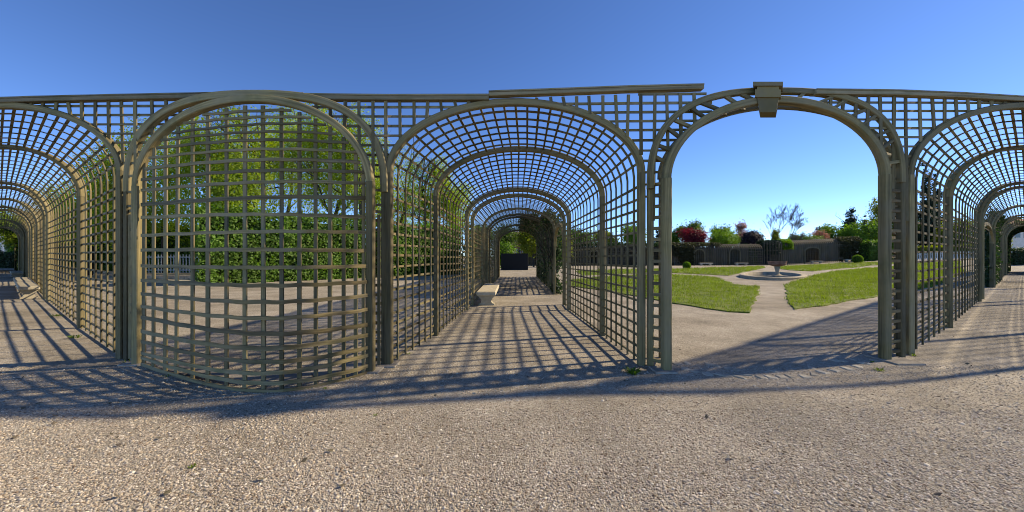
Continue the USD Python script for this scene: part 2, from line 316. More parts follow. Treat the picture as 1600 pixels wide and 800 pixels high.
def sheet(name, outline, z, material, label, kind, cut=None, edge=0.0):
    poly = Polygon([tuple(p[:2]) for p in outline]).buffer(0)
    if cut is not None: poly = poly.difference(cut)
    poly = poly.segmentize(0.5)
    def ragged(c): c = np.array(c)[:, :2]; o = meshkit.noise(np.c_[c * 1.7, c[:, :1] * 0], 5) - 0.5; o2 = meshkit.noise(np.c_[c * 1.7, c[:, :1] * 0], 6) - 0.5; return c + np.c_[o, o2] * 0.22
    poly = Polygon(ragged(poly.exterior.coords), [ragged(h.coords) for h in poly.interiors]).buffer(0)
    v, f = trimesh.creation.triangulate_polygon(poly, engine='earcut')
    v3 = np.c_[v, np.zeros(len(v))]
    v3, f = trimesh.remesh.subdivide_to_size(v3, f, 3.0, max_iter=12)
    v3[:, 2] = ter(v3[:, 0], v3[:, 1]) + z
    m = trimesh.Trimesh(v3, f)
    if m.face_normals[:, 2].mean() < 0: m.invert()
    V, F = np.array(m.vertices), np.array(m.faces)
    if edge:
        for ring in ([poly.exterior] + list(poly.interiors)) if poly.geom_type == 'Polygon' else [g.exterior for g in poly.geoms]:
            c = np.array(ring.coords); n = len(c); zz = ter(c[:, 0], c[:, 1])
            s = np.vstack([np.c_[c, zz + z], np.c_[c, zz - 0.02]]); k = np.arange(n - 1)
            F = np.vstack([F, np.c_[k, k + 1, k + 1 + n] + len(V), np.c_[k, k + 1 + n, k + n] + len(V)]); V = np.vstack([V, s])
    single(name, (V, F), material, label, kind=kind)
    return poly

# ---------------------------------------------------------------- the trellis front: posts, arches, spandrels
def front_y(px):
    return np.interp(px, [-220, 190, 215, 400, 590, 606, 1006, 1030, 1385, 1425, 1600, 1820], [6.0, 6.0, 5.75, 5.7, 5.5, 5.65, 5.6, 5.5, 6.0, 6.25, 6.3, 6.3])
def bow_y(px, z=0.0):     # the bowed lattice panel swells forward between its posts, most of all at its foot
    flat = 5.7 + (px - 215) / 364 * -0.37
    return flat - 1.0 * max(0.0, math.sin(PI * min(1, max(0, (px - 213) / 368)))) ** 0.85 * (1 - 0.6 * float(smooth01(z, 0.9, 2.5)))
def smooth01(x, a, b):
    t = np.clip((np.asarray(x, float) - a) / (b - a), 0, 1); return t * t * (3 - 2 * t)
def fp(px, py, dy=0.0, plan=front_y):
    if plan is bow_y:
        z = 1.6
        for _ in range(14): z = 0.5 * z + 0.5 * (EYE + (400 - py) / FOC * bow_y(px, z))
        return at(px, py, bow_y(px, z) + dy)
    return at(px, py, float(plan(px)) + dy)
def bow_at(px, z, dy=0.0):
    Y = bow_y(px, z) + dy; return np.array([(px - 800) / FOC * Y, Y, z])

def arc(cx, hw, apex, spring_l, spring_r=None, n=44, plan=front_y, dy=0.0, e=1.0):
    spring_r = spring_l if spring_r is None else spring_r
    th = np.linspace(PI, 0, n); out = []
    for t in th:
        u = (1 - math.cos(t)) / 2; sp = spring_l if t > PI / 2 else spring_r
        out.append(fp(cx + hw * math.copysign(abs(math.cos(t)) ** e, math.cos(t)), sp - (sp - apex) * max(0, math.sin(t)) ** e, dy, plan))
    return np.array(out)

def arch_poly(cx, hw, apex, spring, base=620):
    th = np.linspace(PI, 0, 60)
    return Polygon([(cx - hw, base)] + [(cx + hw * math.cos(t), spring - (spring - apex) * math.sin(t)) for t in th] + [(cx + hw, base)])

FRONT = (0, -1, 0)
def lines_in(region, px=None, py=None, span=(-60, 1700)):
    L = LineString([(px, -100), (px, 900)]) if px is not None else LineString([(span[0], py[0]), (span[1], py[1])])
    g = region.intersection(L)
    return [np.array(q.coords) for q in getattr(g, 'geoms', [g]) if q.geom_type == 'LineString' and q.length > 5]

def spandrel(label, region, verts, horiz, rail, lath_w=0.046):
    c = region.centroid
    t = Thing('trellis_spandrel', label, 'trellis spandrel', fp(c.x, 570) * [1, 1, 0])
    for x in verts:
        for q in lines_in(region, px=x):
            (x0, y0), (x1, y1) = q[0], q[-1]; tw = rng.normal(0, 1.0)
            t.part('upright_lath', beam(fp(x0 + tw, y0, -0.012), fp(x1 - tw, y1, -0.012), lath_w * rng.uniform(0.9, 1.1), 0.018), M['lath'])
    for h in horiz:
        for q in lines_in(region, py=h):
            xs = np.linspace(q[0][0], q[-1][0], max(2, int(abs(q[-1][0] - q[0][0]) / 25))); ys = np.interp(xs, [q[0][0], q[-1][0]], [q[0][1], q[-1][1]])
            if q[0][0] > q[-1][0]: xs, ys = xs[::-1], np.interp(xs[::-1], [q[-1][0], q[0][0]], [q[-1][1], q[0][1]])
            t.part('level_lath', sweep([fp(a, b, 0.014) for a, b in zip(xs, ys)], FRONT, lath_w * 0.72 * rng.uniform(0.9, 1.1), 0.018), M['lath'])
    for pts, w in rail:
        t.part('top_rail', sweep([fp(a, b, -0.02) for a, b in pts], FRONT, w, 0.12, chamfer=0.008), M['rail'])
        t.part('rail_cap', sweep([fp(a, b - 3.0, -0.02) + [0, 0, 0.006] for a, b in pts], FRONT, 0.02, 0.14), M['rail'])
    return t

# the holes that the arches leave in the front
A_LEFT = arch_poly(3, 190, 162, 268); A_PANEL = arch_poly(397, 182, 150, 292); A_MID = arch_poly(806, 202, 158, 270)
A_GATE = arch_poly(1213, 172, 155, 272); A_RIGHT = arch_poly(1600, 181, 163, 268)

spandrel('trellis spandrel between the left tunnel arch and the bowed lattice panel, gold lit rail',
         sbox(-190, 157, 335, 345).difference(unary_union([A_LEFT, A_PANEL])).intersection(sbox(-40, 100, 400, 345)),
         [-18, 4, 31, 49, 67, 88, 108, 128, 149, 170, 191, 212, 238, 260, 282, 305, 326], [(y, y - 1.5) for y in (166, 180, 194.5, 209, 223, 238, 255, 275, 300, 322)],
         [([(-60, 161), (60, 157), (190, 154), (330, 151.5), (478, 152)], 0.065)])
spandrel('trellis spandrel between the bowed lattice panel and the middle tunnel arch, dark rail',
         sbox(470, 158, 762, 345).difference(unary_union([A_PANEL, A_MID])),
         [494, 516, 539, 561, 583, 603, 625, 647, 667.5, 689.5, 712, 732, 751], [(y, y) for y in (167.5, 182, 197, 212, 227, 242, 258, 276, 297, 320)],
         [([(480, 153), (606, 154.5), (764, 154)], 0.07)])
spandrel('trellis spandrel from the middle tunnel arch to the garden gateway, rising dark rail',
         Polygon([(766, 155), (1100, 144), (1112, 152), (1112, 345), (766, 345)]).difference(unary_union([A_GATE, A_MID])),
         [777, 796, 816, 838, 861, 881, 901, 921, 942, 963, 981, 1001.5, 1022, 1043, 1063.5, 1085], [(y + 7, y - 9) for y in (150, 164, 178, 192, 206, 222, 238, 254, 272, 291, 310)],
         [([(764, 149), (860, 145.5), (980, 141), (1097, 138)], 0.055)])
spandrel('trellis spandrel between garden gateway and right tunnel arch, dark laths, gold rail',
         sbox(1288, 151, 1660, 345).difference(unary_union([A_GATE, A_RIGHT])),
         [1298, 1317, 1337, 1356, 1376, 1396, 1416, 1437.5, 1458, 1476, 1494, 1512.5, 1530, 1549, 1570, 1592, 1612], [(y - 1, y + 3) for y in (158, 171, 184.5, 198, 212, 226.5, 242, 258, 277, 298, 320)],
         [([(1270, 145.5), (1400, 147), (1500, 151), (1600, 157), (1680, 162)], 0.065)])

# ---------------------------------------------------------------- the bowed lattice panel
t = Thing('lattice_panel', 'bowed square lattice panel under a round arch, left of the middle tunnel', 'lattice panel', (at(400, 570, 4.6)[0], 4.6, 0))
PZ = at(215, 292, 5.7)[2]
for px, base in ((215, 569), (579, 581)):
    p = fp(px, base, plan=bow_y); t.part('post', upright(p[0], p[1], 0, PZ, 0.105, 0.11), M['post'])
t.part('arch_rib', sweep(arc(397, 182, 155, 292, plan=bow_y), FRONT, 0.092, 0.11, chamfer=0.01), M['post'])
def shallow(px): return 0.45 * bow_y(px) + 0.55 * front_y(px)
for px, base in ((200.5, 562), (601, 570)):
    p = fp(px, base, dy=0.05); t.part('post', upright(p[0], p[1], 0, at(200, 300, 5.9)[2], 0.075, 0.11), M['post'])
t.part('outer_arch_rib', sweep(arc(401, 200, 148, 300, plan=shallow, dy=0.12, e=0.76), FRONT, 0.1, 0.1, chamfer=0.008), M['post'])
def panel_top(px):
    u = (px - 397) / 182; return 292 - 137 * math.sqrt(max(0, 1 - u * u)) + 9
for x in (226, 241, 259, 278, 301, 325, 354, 383, 411, 440, 468, 493, 516, 537, 556, 568):
    zt = fp(x, panel_top(x), 0, bow_y)[2]; zs_ = np.linspace(0, zt, 12); j = rng.normal(0, 1.0)
    t.part('upright_lath', sweep([bow_at(x + j * (1 - z / 3), z, 0.014) for z in zs_], FRONT, 0.046 * rng.uniform(0.9, 1.1), 0.02), M['lath'])
for y in (164, 173.5, 183.5, 194.5, 206.5, 219, 233.5, 250, 267, 285, 309, 335, 362, 390, 418, 446, 472, 497, 521, 544, 565, 583, 598, 611):
    z = fp(400, y, 0, bow_y)[2]
    xs = [x for x in np.arange(221, 576, 6.0) if z < fp(x, panel_top(x), plan=bow_y)[2] - 0.01]
    if len(xs) < 4: continue
    w = min(0.048, 0.03 + 0.00008 * (y - 164) + (0.006 if y > 240 else 0)) * rng.uniform(0.9, 1.1); sl = rng.normal(0, 0.012)
    P = np.array([bow_at(x, z + sl * (x - 397) / 182 + 0.004 * math.sin(x * 0.11 + y), -0.008) for x in xs])
    t.part('level_lath', sweep(P, FRONT, w, 0.02), M['lath'])
for side, (x0, x1) in enumerate(((195, 210), (584, 598))):
    for y in np.arange(330, 566, 14.5):
        t.part('short_lath', beam(fp(x0, y, 0.05), fp(x1, y + rng.normal(0, 1), 0.05), 0.042, 0.018), M['lath'])
    xm = (x0 + x1) / 2 + 1; b = fp(xm, 400, 0.035); b[2] = 0.02
    t.part('upright_lath', beam(fp(xm, 335, 0.035), b, 0.045, 0.018), M['lath'])

# ---------------------------------------------------------------- the open gateway to the garden
t = Thing('garden_gateway', 'open arched trellis gateway with ladder sides and a wooden keystone, facing the fountain', 'trellis gateway', (at(1213, 570, 5.7)[0], 5.7, 0))
def gate_y(px): return np.interp(px, [1012, 1041, 1384, 1420], [5.42, 5.4, 5.95, 6.0])
def back_y(px): return np.interp(px, [1012, 1041, 1384, 1420], [6.05, 6.05, 6.6, 6.65])
ZS = 2.72
def rise(py, Y): return EYE + (400 - py) / FOC * Y
for px, y, w, d, zt in ((1041, 5.36, 0.115, 0.13, rise(282, 5.4)), (1016, 5.6, 0.075, 0.11, rise(295, 5.5)), (1032.5, 6.05, 0.05, 0.08, rise(280, 6.05)), (1382.5, 5.92, 0.112, 0.13, rise(276, 5.95)), (1407.5, 6.12, 0.078, 0.1, rise(285, 6.08)), (1401, 6.6, 0.05, 0.08, rise(274, 6.6))):
    p = at(px, 400, y); t.part('post', upright(p[0], p[1], 0, zt + 0.02, w, d), M['post'])
t.part('arch_rib', sweep(arc(1211.8, 170.8, 157, 282, 276, plan=gate_y), FRONT, 0.1, 0.13, chamfer=0.01), M['post'])
t.part('outer_arch_rib', sweep(arc(1211.8, 195.7, 142.5, 295, 285, plan=gate_y, dy=0.08, e=0.74), FRONT, 0.085, 0.1, chamfer=0.01), M['post'])
t.part('back_arch_rib', sweep(arc(1216.7, 184.3, 166, 280, 274, plan=back_y), FRONT, 0.085, 0.1, chamfer=0.01), M['post'])
for k in range(17):      # struts between the two ribs
    th = PI * (0.06 + 0.88 * k / 16)
    if abs(th - PI / 2) < 0.16: continue
    a = fp(1211.8 + 170.8 * math.cos(th), 279 - 122 * math.sin(th), 0.05, gate_y); ph = th + (0.03 if k % 2 else -0.03); b = fp(1211.8 + 195.7 * math.copysign(abs(math.cos(ph)) ** 0.74, math.cos(ph)), 290 - 147.5 * math.sin(ph) ** 0.74, 0.07, gate_y)
    t.part('strut', beam(a, b, 0.045, 0.045), M['lath'])
    c = fp(1216.7 + 184.3 * math.cos(th - 0.05), 277 - 111 * math.sin(th - 0.05), 0, back_y)
    t.part('tie', beam(a, c, 0.04, 0.04, N=(0, 0, 1)), M['lath'])
for k, z in enumerate(np.arange(0.1, 2.75, 0.158)):
    for pi, po, pb in (((1041, 5.38), (1016, 5.6), (1032.5, 6.05)), ((1382.5, 5.95), (1407.5, 6.12), (1401, 6.6))):
        a, b, c = at(pi[0], 400, pi[1]), at(po[0], 400, po[1]), at(pb[0], 400, pb[1]); a[2] = b[2] = z; c[2] = z + (0.08 if k % 2 else -0.03)
        t.part('rung', beam(a, b, 0.045, 0.04), M['lath'])
        t.part('brace', beam(a + [0, 0.03, 0.05], c, 0.045, 0.035, N=(1, 0, 0)), M['lath'])
kp = at(1201, 400, 5.62)
RAD = np.array([*unit(at(1200, 400, 5.6)[:2]), 0])
def wedge(xa, xb, ya, yb, d0, d1):
    P = [(xa, ya), (2400 - xa, ya), (2400 - xb, yb), (xb, yb)]
    V = np.array([at(a, b, 5.6) for a, b in P]); h = trimesh.convex.convex_hull(np.vstack([V + RAD * d0, V + RAD * d1])); return np.array(h.vertices), np.array(h.faces)
k = t.part('keystone', wedge(1183, 1187.5, 155, 177.5, -0.07, 0.2), M['post'])
t.part('keystone_band', wedge(1180, 1180, 143.5, 155.2, -0.1, 0.2), M['post'])
t.part('keystone_cap', wedge(1177, 1177, 132.5, 138.5, -0.12, 0.25), M['rail'])
t.part('keystone_neck', wedge(1183, 1183, 138.3, 143.7, -0.08, 0.2), M['post'])

# ---------------------------------------------------------------- the three trellis tunnels
ORD = ['first', 'second', 'third', 'fourth', 'fifth', 'sixth', 'seventh', 'eighth', 'ninth', 'tenth']
def lerp_hoop(a, b, y):
    u = (y - a[0]) / (b[0] - a[0]); return [a[k] + (b[k] - a[k]) * u for k in range(5)]
def prof(h, s):
    """Point and outward direction of the lining of a hoop (Y, cx, hw, spring, apex): s = ('L' or 'R', part of the wall's height) or ('A', angle)."""
    Y, cx, hw, zs, za = h
    if s[0] == 'L': return np.array([cx - hw, Y, zs * s[1]]), np.array([-1.0, 0, 0])
    if s[0] == 'R': return np.array([cx + hw, Y, zs * s[1]]), np.array([1.0, 0, 0])
    c, q = math.cos(s[1]), math.sin(s[1]); return np.array([cx + hw * c, Y, zs + (za - zs) * q]), unit([c / hw, 0, q / (za - zs)])

WALL = [0.02 + 0.0613 * k for k in range(16)]
NA = 26
def even_angles(hw, rise, n):
    th = np.linspace(0, PI, 400); L = np.concatenate([[0], np.cumsum(np.hypot(np.diff(hw * np.cos(th)), np.diff(rise * np.sin(th))))])
    return np.interp(np.linspace(0, 1, n + 1)[1:-1] * L[-1], L, th)

def tunnel(where, hoops, counts, openings=(), thick=0.044):
    for k in range(len(hoops) - 1):
        a, b = hoops[k], hoops[k + 1]
        t = Thing('trellis_tunnel_bay', '%s bay from the front of the %s trellis tunnel%s' % (ORD[k], where, ', a narrow one' if b[0] - a[0] < 1.3 else ''), 'trellis tunnel', (a[1], a[0], 0))
        for q, h in enumerate([a] + ([b] if k == len(hoops) - 2 else [])):
            rib = [prof(h, ('A', th))[0] for th in np.linspace(PI, 0, 30)]; rn = [prof(h, ('A', th))[1] for th in np.linspace(PI, 0, 30)]
            dd = 0.12 + 0.006 * (h[0] - 5.65)
            t.part('arch_rib', sweep(rib, rn, dd - 0.01, 0.095, chamfer=0.012), M['post'])
            for s in (-1, 1):
                t.part('post', upright(h[1] + s * h[2], h[0], 0, h[3], 0.098, dd - 0.005, 0.012), M['post'])
        op = [o for o in openings if o[0] == k]
        ss = [('L', f) for f in WALL] + [('A', th) for th in even_angles(a[2], a[4] - a[3], NA)[::-1]] + [('R', f) for f in WALL]
        for s in ss:
            if op and s[0] == op[0][1] and s[1] * a[3] < op[0][2] - 0.35: continue
            (p0, n0), (p1, n1) = prof(a, s), prof(b, s); j = rng.normal(0, 0.012, 2)
            t.part('long_lath', sweep([p0 + [0, 0.02, j[0]], p1 + [0, -0.02, j[1]]], [n0, n1], thick * 0.8 * rng.uniform(0.9, 1.1), 0.018, off=0.022), M['lath'])
        n = counts[k]
        for q in range(n):
            y = a[0] + (b[0] - a[0]) * (q + 1) / (n + 1); h = lerp_hoop(a, b, y)
            th = np.linspace(PI, 0, 22)
            path = [prof(h, ('A', x)) for x in th]
            left, right = prof(h, ('L', 0.0)), prof(h, ('R', 0.0))
            lift = lambda e, side: np.array([e[0][0], e[0][1], op[0][2] - 0.1]) if op and op[0][1] == side else e[0]
            P = [lift(left, 'L')] + [e[0] for e in path] + [lift(right, 'R')]; N = [left[1]] + [e[1] for e in path] + [right[1]]
            t.part('hoop_lath', sweep(P, N, thick * (1.0 if where == 'middle' else 0.6) * rng.uniform(0.9, 1.1), 0.02), M['lath'])
        for (kk, side, top) in op:          # an arched doorway through this wall
            y0, y1 = a[0] + 0.08, b[0] - 0.08; th = np.linspace(PI, 0, 22); P = []
            for x in th:
                y = (y0 + y1) / 2 - (y1 - y0) / 2 * math.cos(PI - x) * -1; h = lerp_hoop(a, b, y); P.append([h[1] + (h[2] + 0.01) * (1 if side == 'R' else -1), y, top - 0.75 + 0.75 * math.sin(x)])
            t.part('doorway_rib', sweep(P, (1, 0, 0), 0.14, 0.11, chamfer=0.01), M['post'])

def hoops_mid():
    rows = [(5.65, 805, 1.855, 2.82, 3.86), (7.75, 811, 1.68, 2.8, 3.76), (11.4, 809, 1.51, 2.74, 3.58), (12.6, 810, 1.5, 2.74, 3.58), (16.0, 810.5, 1.49, 2.7, 3.58), (18.3, 811, 1.5, 2.7, 3.57), (19.4, 811, 1.5, 2.7, 3.57), (24.2, 810, 1.46, 2.68, 3.56), (29.7, 809.5, 1.46, 2.66, 3.56)]
    return [(y, (px - 800) / FOC * y, hw, zs, za) for y, px, hw, zs, za in rows]
MID = hoops_mid()
tunnel('middle', MID, [6, 10, 2, 9, 7, 2, 12, 12], openings=[(3, 'R', 2.75)])
LEFT = [(y, (3 - 800) / FOC * y, hw, zs, za) for y, hw, zs, za in ((6.0, 1.87, 2.92, 3.95), (8.55, 1.78, 2.92, 4.03), (13.5, 1.67, 2.95, 4.18), (14.4, 1.67, 2.95, 4.18), (17.3, 1.67, 2.95, 4.18), (20, 1.67, 2.95, 4.16), (21.3, 1.67, 2.95, 4.16), (27, 1.65, 2.95, 4.16), (34, 1.65, 2.95, 4.16), (44, 1.65, 2.95, 4.16))]
tunnel('left', LEFT, [6, 10, 2, 7, 7, 2, 11, 11, 12])
RIGHT = [(y, (1600 - 800) / FOC * y, hw, zs, za) for y, hw, zs, za in ((6.27, 1.88, 2.92, 4.05), (8.6, 1.7, 2.92, 4.03), (13.5, 1.62, 2.95, 4.18), (14.4, 1.62, 2.95, 4.18), (19.5, 1.6, 2.95, 4.16), (24, 1.6, 2.95, 4.16), (25.3, 1.6, 2.95, 4.16), (32, 1.6, 2.95, 4.16), (40, 1.6, 2.95, 4.16))]
tunnel('right', RIGHT, [6, 10, 2, 10, 8, 2, 11, 11], openings=[(3, 'L', 3.0)])

# ---------------------------------------------------------------- lawns, fountain
def G(*pts): return [ground(*p) for p in pts]
L1 = sheet('near_left_lawn', G((880, 440), (940, 433), (1000, 430.5), (1049, 430), (1090, 432), (1122, 435), (1129, 438), (1138, 442), (1150, 445.5), (1165, 447), (1187, 447.5), (1180, 470), (1176, 482), (1170, 489), (1140, 487.5), (1100, 482), (1047, 474), (1000, 464), (940, 454), (890, 447)), 0.035, M['lawn'], 'near lawn left of the garden path', 'structure', edge=0.035)
L2 = sheet('near_right_lawn', G((1227, 445.5), (1236, 443), (1250, 438), (1270, 432), (1292, 427), (1320, 423.5), (1355, 419.5), (1400, 415.5), (1470, 412), (1500, 413), (1505, 425), (1480, 440), (1450, 450), (1375, 463), (1300, 476), (1262, 482), (1240, 484), (1234, 470)), 0.035, M['lawn'], 'near lawn right of the garden path', 'structure', edge=0.035)
L3 = sheet('far_left_lawn', G((900, 424), (960, 422), (1049, 420.5), (1130, 418.5), (1190, 416.5), (1196, 418.5), (1178, 422.5), (1165, 425), (1150, 428.5), (1138, 431), (1100, 429), (1050, 426.5), (960, 428.5), (910, 431)), 0.035, M['lawn'], 'far lawn left of the fountain', 'structure', edge=0.035)
L4 = sheet('far_right_lawn', G((1214, 418.5), (1222, 416.5), (1255, 414.5), (1300, 412), (1355, 409.5), (1400, 409), (1440, 408.5), (1440, 411), (1400, 412.5), (1355, 415.5), (1310, 420), (1270, 424), (1240, 423), (1222, 421)), 0.035, M['lawn'], 'far lawn right of the fountain', 'structure', edge=0.035)

FX, FY = 20.1, 29.7
t = Thing('garden_fountain', 'stone fountain with a wide rust stained bowl on a stem in an oval basin', 'fountain', (FX, FY, 0))
FA = math.atan2(FX, FY)
def turned(x, y, z): return np.c_[FX + x * math.cos(FA) + y * math.sin(FA), FY - x * math.sin(FA) + y * math.cos(FA), z]
def ring_sweep(prof_pts, rx, ry, seg=72):
    a = np.arange(seg) * 2 * PI / seg; V = []
    nx_, ny_ = np.cos(a) * ry, np.sin(a) * rx; nl = np.hypot(nx_, ny_)
    for o, z in prof_pts: V.append(turned(np.cos(a) * rx + o * nx_ / nl, np.sin(a) * ry + o * ny_ / nl, np.full(seg, z)))
    n = len(prof_pts); V = np.vstack(V); i, j = np.meshgrid(np.arange(n - 1), np.arange(seg), indexing='ij')
    Q = np.stack([i * seg + j, i * seg + (j + 1) % seg, (i + 1) * seg + (j + 1) % seg, (i + 1) * seg + j], -1).reshape(-1, 4)
    return V, np.vstack([Q[:, [0, 1, 2]], Q[:, [0, 2, 3]]])
M['rim'] = flat_stone('basin_limestone', (0.27, 0.235, 0.165), (0.46, 0.4, 0.29), 3.5)
t.part('basin_rim', ring_sweep([(0.0, 0.0), (0.0, 0.12), (0.03, 0.15), (0.03, 0.2), (0.0, 0.22), (-0.26, 0.22), (-0.29, 0.2), (-0.29, -0.25)], 2.1, 5.6), M['rim'], 35)
a = np.arange(72) * 2 * PI / 72
t.part('water', (np.vstack([[[FX, FY, 0.03]], turned(1.83 * np.cos(a), 5.33 * np.sin(a), np.full(72, 0.03))]), np.array([[0, k + 1, (k + 1) % 72 + 1] for k in range(72)])), M['water'])
t.part('stem', lathe([(0.36, 0.0), (0.36, 0.14), (0.24, 0.2), (0.15, 0.26), (0.12, 0.4), (0.15, 0.6), (0.2, 0.7), (0.17, 0.78), (0.28, 0.84)], 24, at=(FX, FY - 0.6, 0)), M['stone'], 40)
t.part('bowl', lathe([(0.0, 0.82), (0.3, 0.84), (0.5, 0.9), (0.58, 0.98), (0.58, 1.1), (0.62, 1.15), (0.62, 1.2), (0.56, 1.2), (0.5, 1.1), (0.0, 1.02)], 36, at=(FX, FY - 0.6, 0)), M['rustystone'], 40)
t.part('plinth', boxm(FX - 0.5, FX + 0.5, FY - 1.1, FY - 0.1, 0.0, 0.12, 0.02), M['stone'])

# ---------------------------------------------------------------- trees, hedges, climbers
def crown_tree(name, label, cat, px, Y, top, bottom, hw, material, n, leaf_size, seed, dense=0.3, trunk=0.16, branches=2, per=26, sig=0.45, shape='round', group=None, bark='bark'):
    """A tree whose crown spans image rows top..bottom and half width hw (in survey pixels) at distance Y."""
    r = np.random.default_rng(seed); s = Y / FOC; x = (px - 800) * s; z0 = float(ter(x, Y)); zt = EYE + (400 - top) * s; zb = max(z0 + 0.3, EYE + (400 - bottom) * s); R = hw * s; H = zt - zb
    t = Thing(name, label, cat, (x, Y, z0), group)
    seg = []
    limbs(r, (x, Y, z0 - 0.1), (r.normal() * 0.04, r.normal() * 0.04, 1), (zb - z0) + H * 0.55, trunk, branches, seg, spread=0.6, kids=(3, 5), lift=0.25, shrink=0.5)
    seg = [q for q in seg if max(q[1][2], q[0][2]) < zt - 0.04 * H and math.hypot(q[1][0] - x, q[1][1] - Y) < R * 0.95]
    main = [q[:4] for q in seg if q[4] == branches]; rest = [q[:4] for q in seg if q[4] < branches]
    t.part('trunk', tubes(main, 7), M[bark], True)
    if rest: t.part('branches', tubes(rest, 4), M[bark])
    if shape == 'cone':
        lobes = []
        for k in range(9):
            u = k / 8; lobes.append((x + r.normal() * R * 0.12, Y + r.normal() * R * 0.12, zb + H * (0.05 + 0.9 * u), R * (1.0 - 0.88 * u), R * (1.0 - 0.88 * u), H * 0.09))
    elif shape == 'dome':
        lobes = [(x, Y, zb + H * 0.42, R * 0.95, R * 0.95, H * 0.56), (x, Y, zb + H * 0.2, R, R, H * 0.25)]
    else:
        lobes = [(x, Y, zb + H * 0.5, R * 0.7, R * 0.7, H * 0.42)]
        for k in range(9):
            a, b = r.uniform(0, 2 * PI), r.uniform(-0.9, 1)
            lobes.append((x + math.cos(a) * R * 0.6 * math.sqrt(1 - b * b * 0.7), Y + math.sin(a) * R * 0.6, zb + H * (0.5 + 0.36 * b), R * r.uniform(0.28, 0.45), R * r.uniform(0.28, 0.45), H * r.uniform(0.13, 0.24)))
    C = clumps(r, lobes, n, per, sig); C = C[C[:, 2] > z0 + 0.1]
    t.part('crown', leaves(C, leaf_size, r, face=unit((C - [x, Y, zb + H * 0.45]) / [R, R, H]) * 0.7), M[material])
    return t

def leaf_bank(name, label, cat, x0, x1, y0, y1, z1, material, n, leaf_size, seed, core=True, rough=0.35, zb=0.0, group=None):
    """A clipped leafy mass between two ground points: leaves on its front, top and ends round a dark inside."""
    r = np.random.default_rng(seed); t = Thing(name, label, cat, ((x0[0] + x1[0]) / 2, (x0[1] + x1[1]) / 2, 0), group)
    A, B = np.array(x0, float), np.array(x1, float); u = unit(B - A); L = np.linalg.norm(B - A); nrm = np.array([u[1], -u[0]])
    if nrm[1] > 0: nrm = -nrm
    depth = y1
    if core:
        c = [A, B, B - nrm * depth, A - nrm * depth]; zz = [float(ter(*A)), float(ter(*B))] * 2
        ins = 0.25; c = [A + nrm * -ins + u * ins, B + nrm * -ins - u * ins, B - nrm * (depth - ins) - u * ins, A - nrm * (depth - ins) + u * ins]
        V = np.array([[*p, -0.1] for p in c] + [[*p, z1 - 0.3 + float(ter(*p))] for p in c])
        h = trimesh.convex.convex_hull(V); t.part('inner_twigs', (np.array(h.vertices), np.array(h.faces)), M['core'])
    a = r.uniform(0, L, n); kind = r.uniform(0, 1, n); area_top = depth / (depth + z1)
    top = kind < area_top; zz = np.where(top, z1, r.uniform(zb, z1, n)); dd = np.where(top, r.uniform(0, depth, n), 0)
    end = r.uniform(0, 1, n) < 0.08; a = np.where(end, np.where(r.uniform(size=n) < 0.5, 0, L), a); dd = np.where(end, r.uniform(0, depth, n), dd)
    P = np.c_[A + u * a[:, None] - nrm * dd[:, None], zz]
    bumpy = (meshkit.fbm(P * 0.9, 3, seed) - 0.5) * 2 * rough
    P[:, :2] += nrm * (bumpy + r.normal(size=n) * rough * 0.3)[:, None]; P[:, 2] += np.where(top, bumpy * 1.2 + r.normal(size=n) * rough * 0.4, 0) + ter(P[:, 0], P[:, 1])
    out = np.where(top[:, None], [[0, 0, 1.0]], np.where(end[:, None], np.r_[u, 0] * np.where(a > L / 2, 1, -1)[:, None], [[nrm[0], nrm[1], 0.25]]))
    t.part('leafage', leaves(P, leaf_size, r, up=0.2, face=out * 0.9), M[material])
    return t

def bare_tree(name, label, px, Y, top, seed, hw):
    r = np.random.default_rng(seed); s = Y / FOC; x = (px - 800) * s; z0 = float(ter(x, Y)); H = EYE + (400 - top) * s - z0
    t = Thing(name, label, 'tree', (x, Y, z0)); seg = []
    limbs(r, (x, Y, z0 - 0.1), (0.02, 0, 1), H * 0.6, 0.17, 4, seg, spread=0.42, kids=(3, 5), lift=0.4, shrink=0.55, segs=5)
    seg = [(q[0], q[1], max(q[2], 0.02), max(q[3], 0.015), q[4]) for q in seg]
    hi = max(q[1][2] for q in seg); k = H / (hi - z0)
    sc = lambda p: np.array([x + (p[0] - x) * k, Y + (p[1] - Y) * k, z0 + (p[2] - z0) * k])
    seg = [(sc(a), sc(b), r0, r1, l) for a, b, r0, r1, l in seg]
    t.part('trunk', tubes([q[:4] for q in seg if q[4] == 4], 7), M['bark'], True); t.part('branches', tubes([q[:4] for q in seg if q[4] < 4], 3), M['bark'])

# the row of tall trees and the hedges left of the tunnels, behind the lattice panel
TOPX = [0, 20, 60, 100, 150, 200, 250, 300, 400, 500, 560, 610, 660, 700, 740, 780]
TOPY = [352, 338, 312, 275, 238, 212, 176, 160, 153, 158, 182, 205, 240, 272, 305, 335]
ROW = [(40, 38, 26), (88, 33, 28), (140, 29.5, 32), (196, 28, 34), (254, 28, 36), (316, 28.5, 38), (380, 29.5, 38), (444, 31, 38), (505, 32.5, 36), (563, 34, 34), (618, 36, 32), (668, 38.5, 28), (714, 41, 22)]
WHERE = ['leftmost, beyond the left tunnel', 'second from the left, beyond the left tunnel', 'third from the left, behind the left tunnel', 'behind the left post of the lattice panel', 'behind the left quarter of the lattice panel', 'left of the middle of the lattice panel',
         'behind the middle of the lattice panel', 'right of the middle of the lattice panel', 'behind the right quarter of the lattice panel', 'behind the right post of the lattice panel', 'behind the near edge of the middle tunnel', 'behind the left wall of the middle tunnel', 'last on the right, beside the middle tunnel']
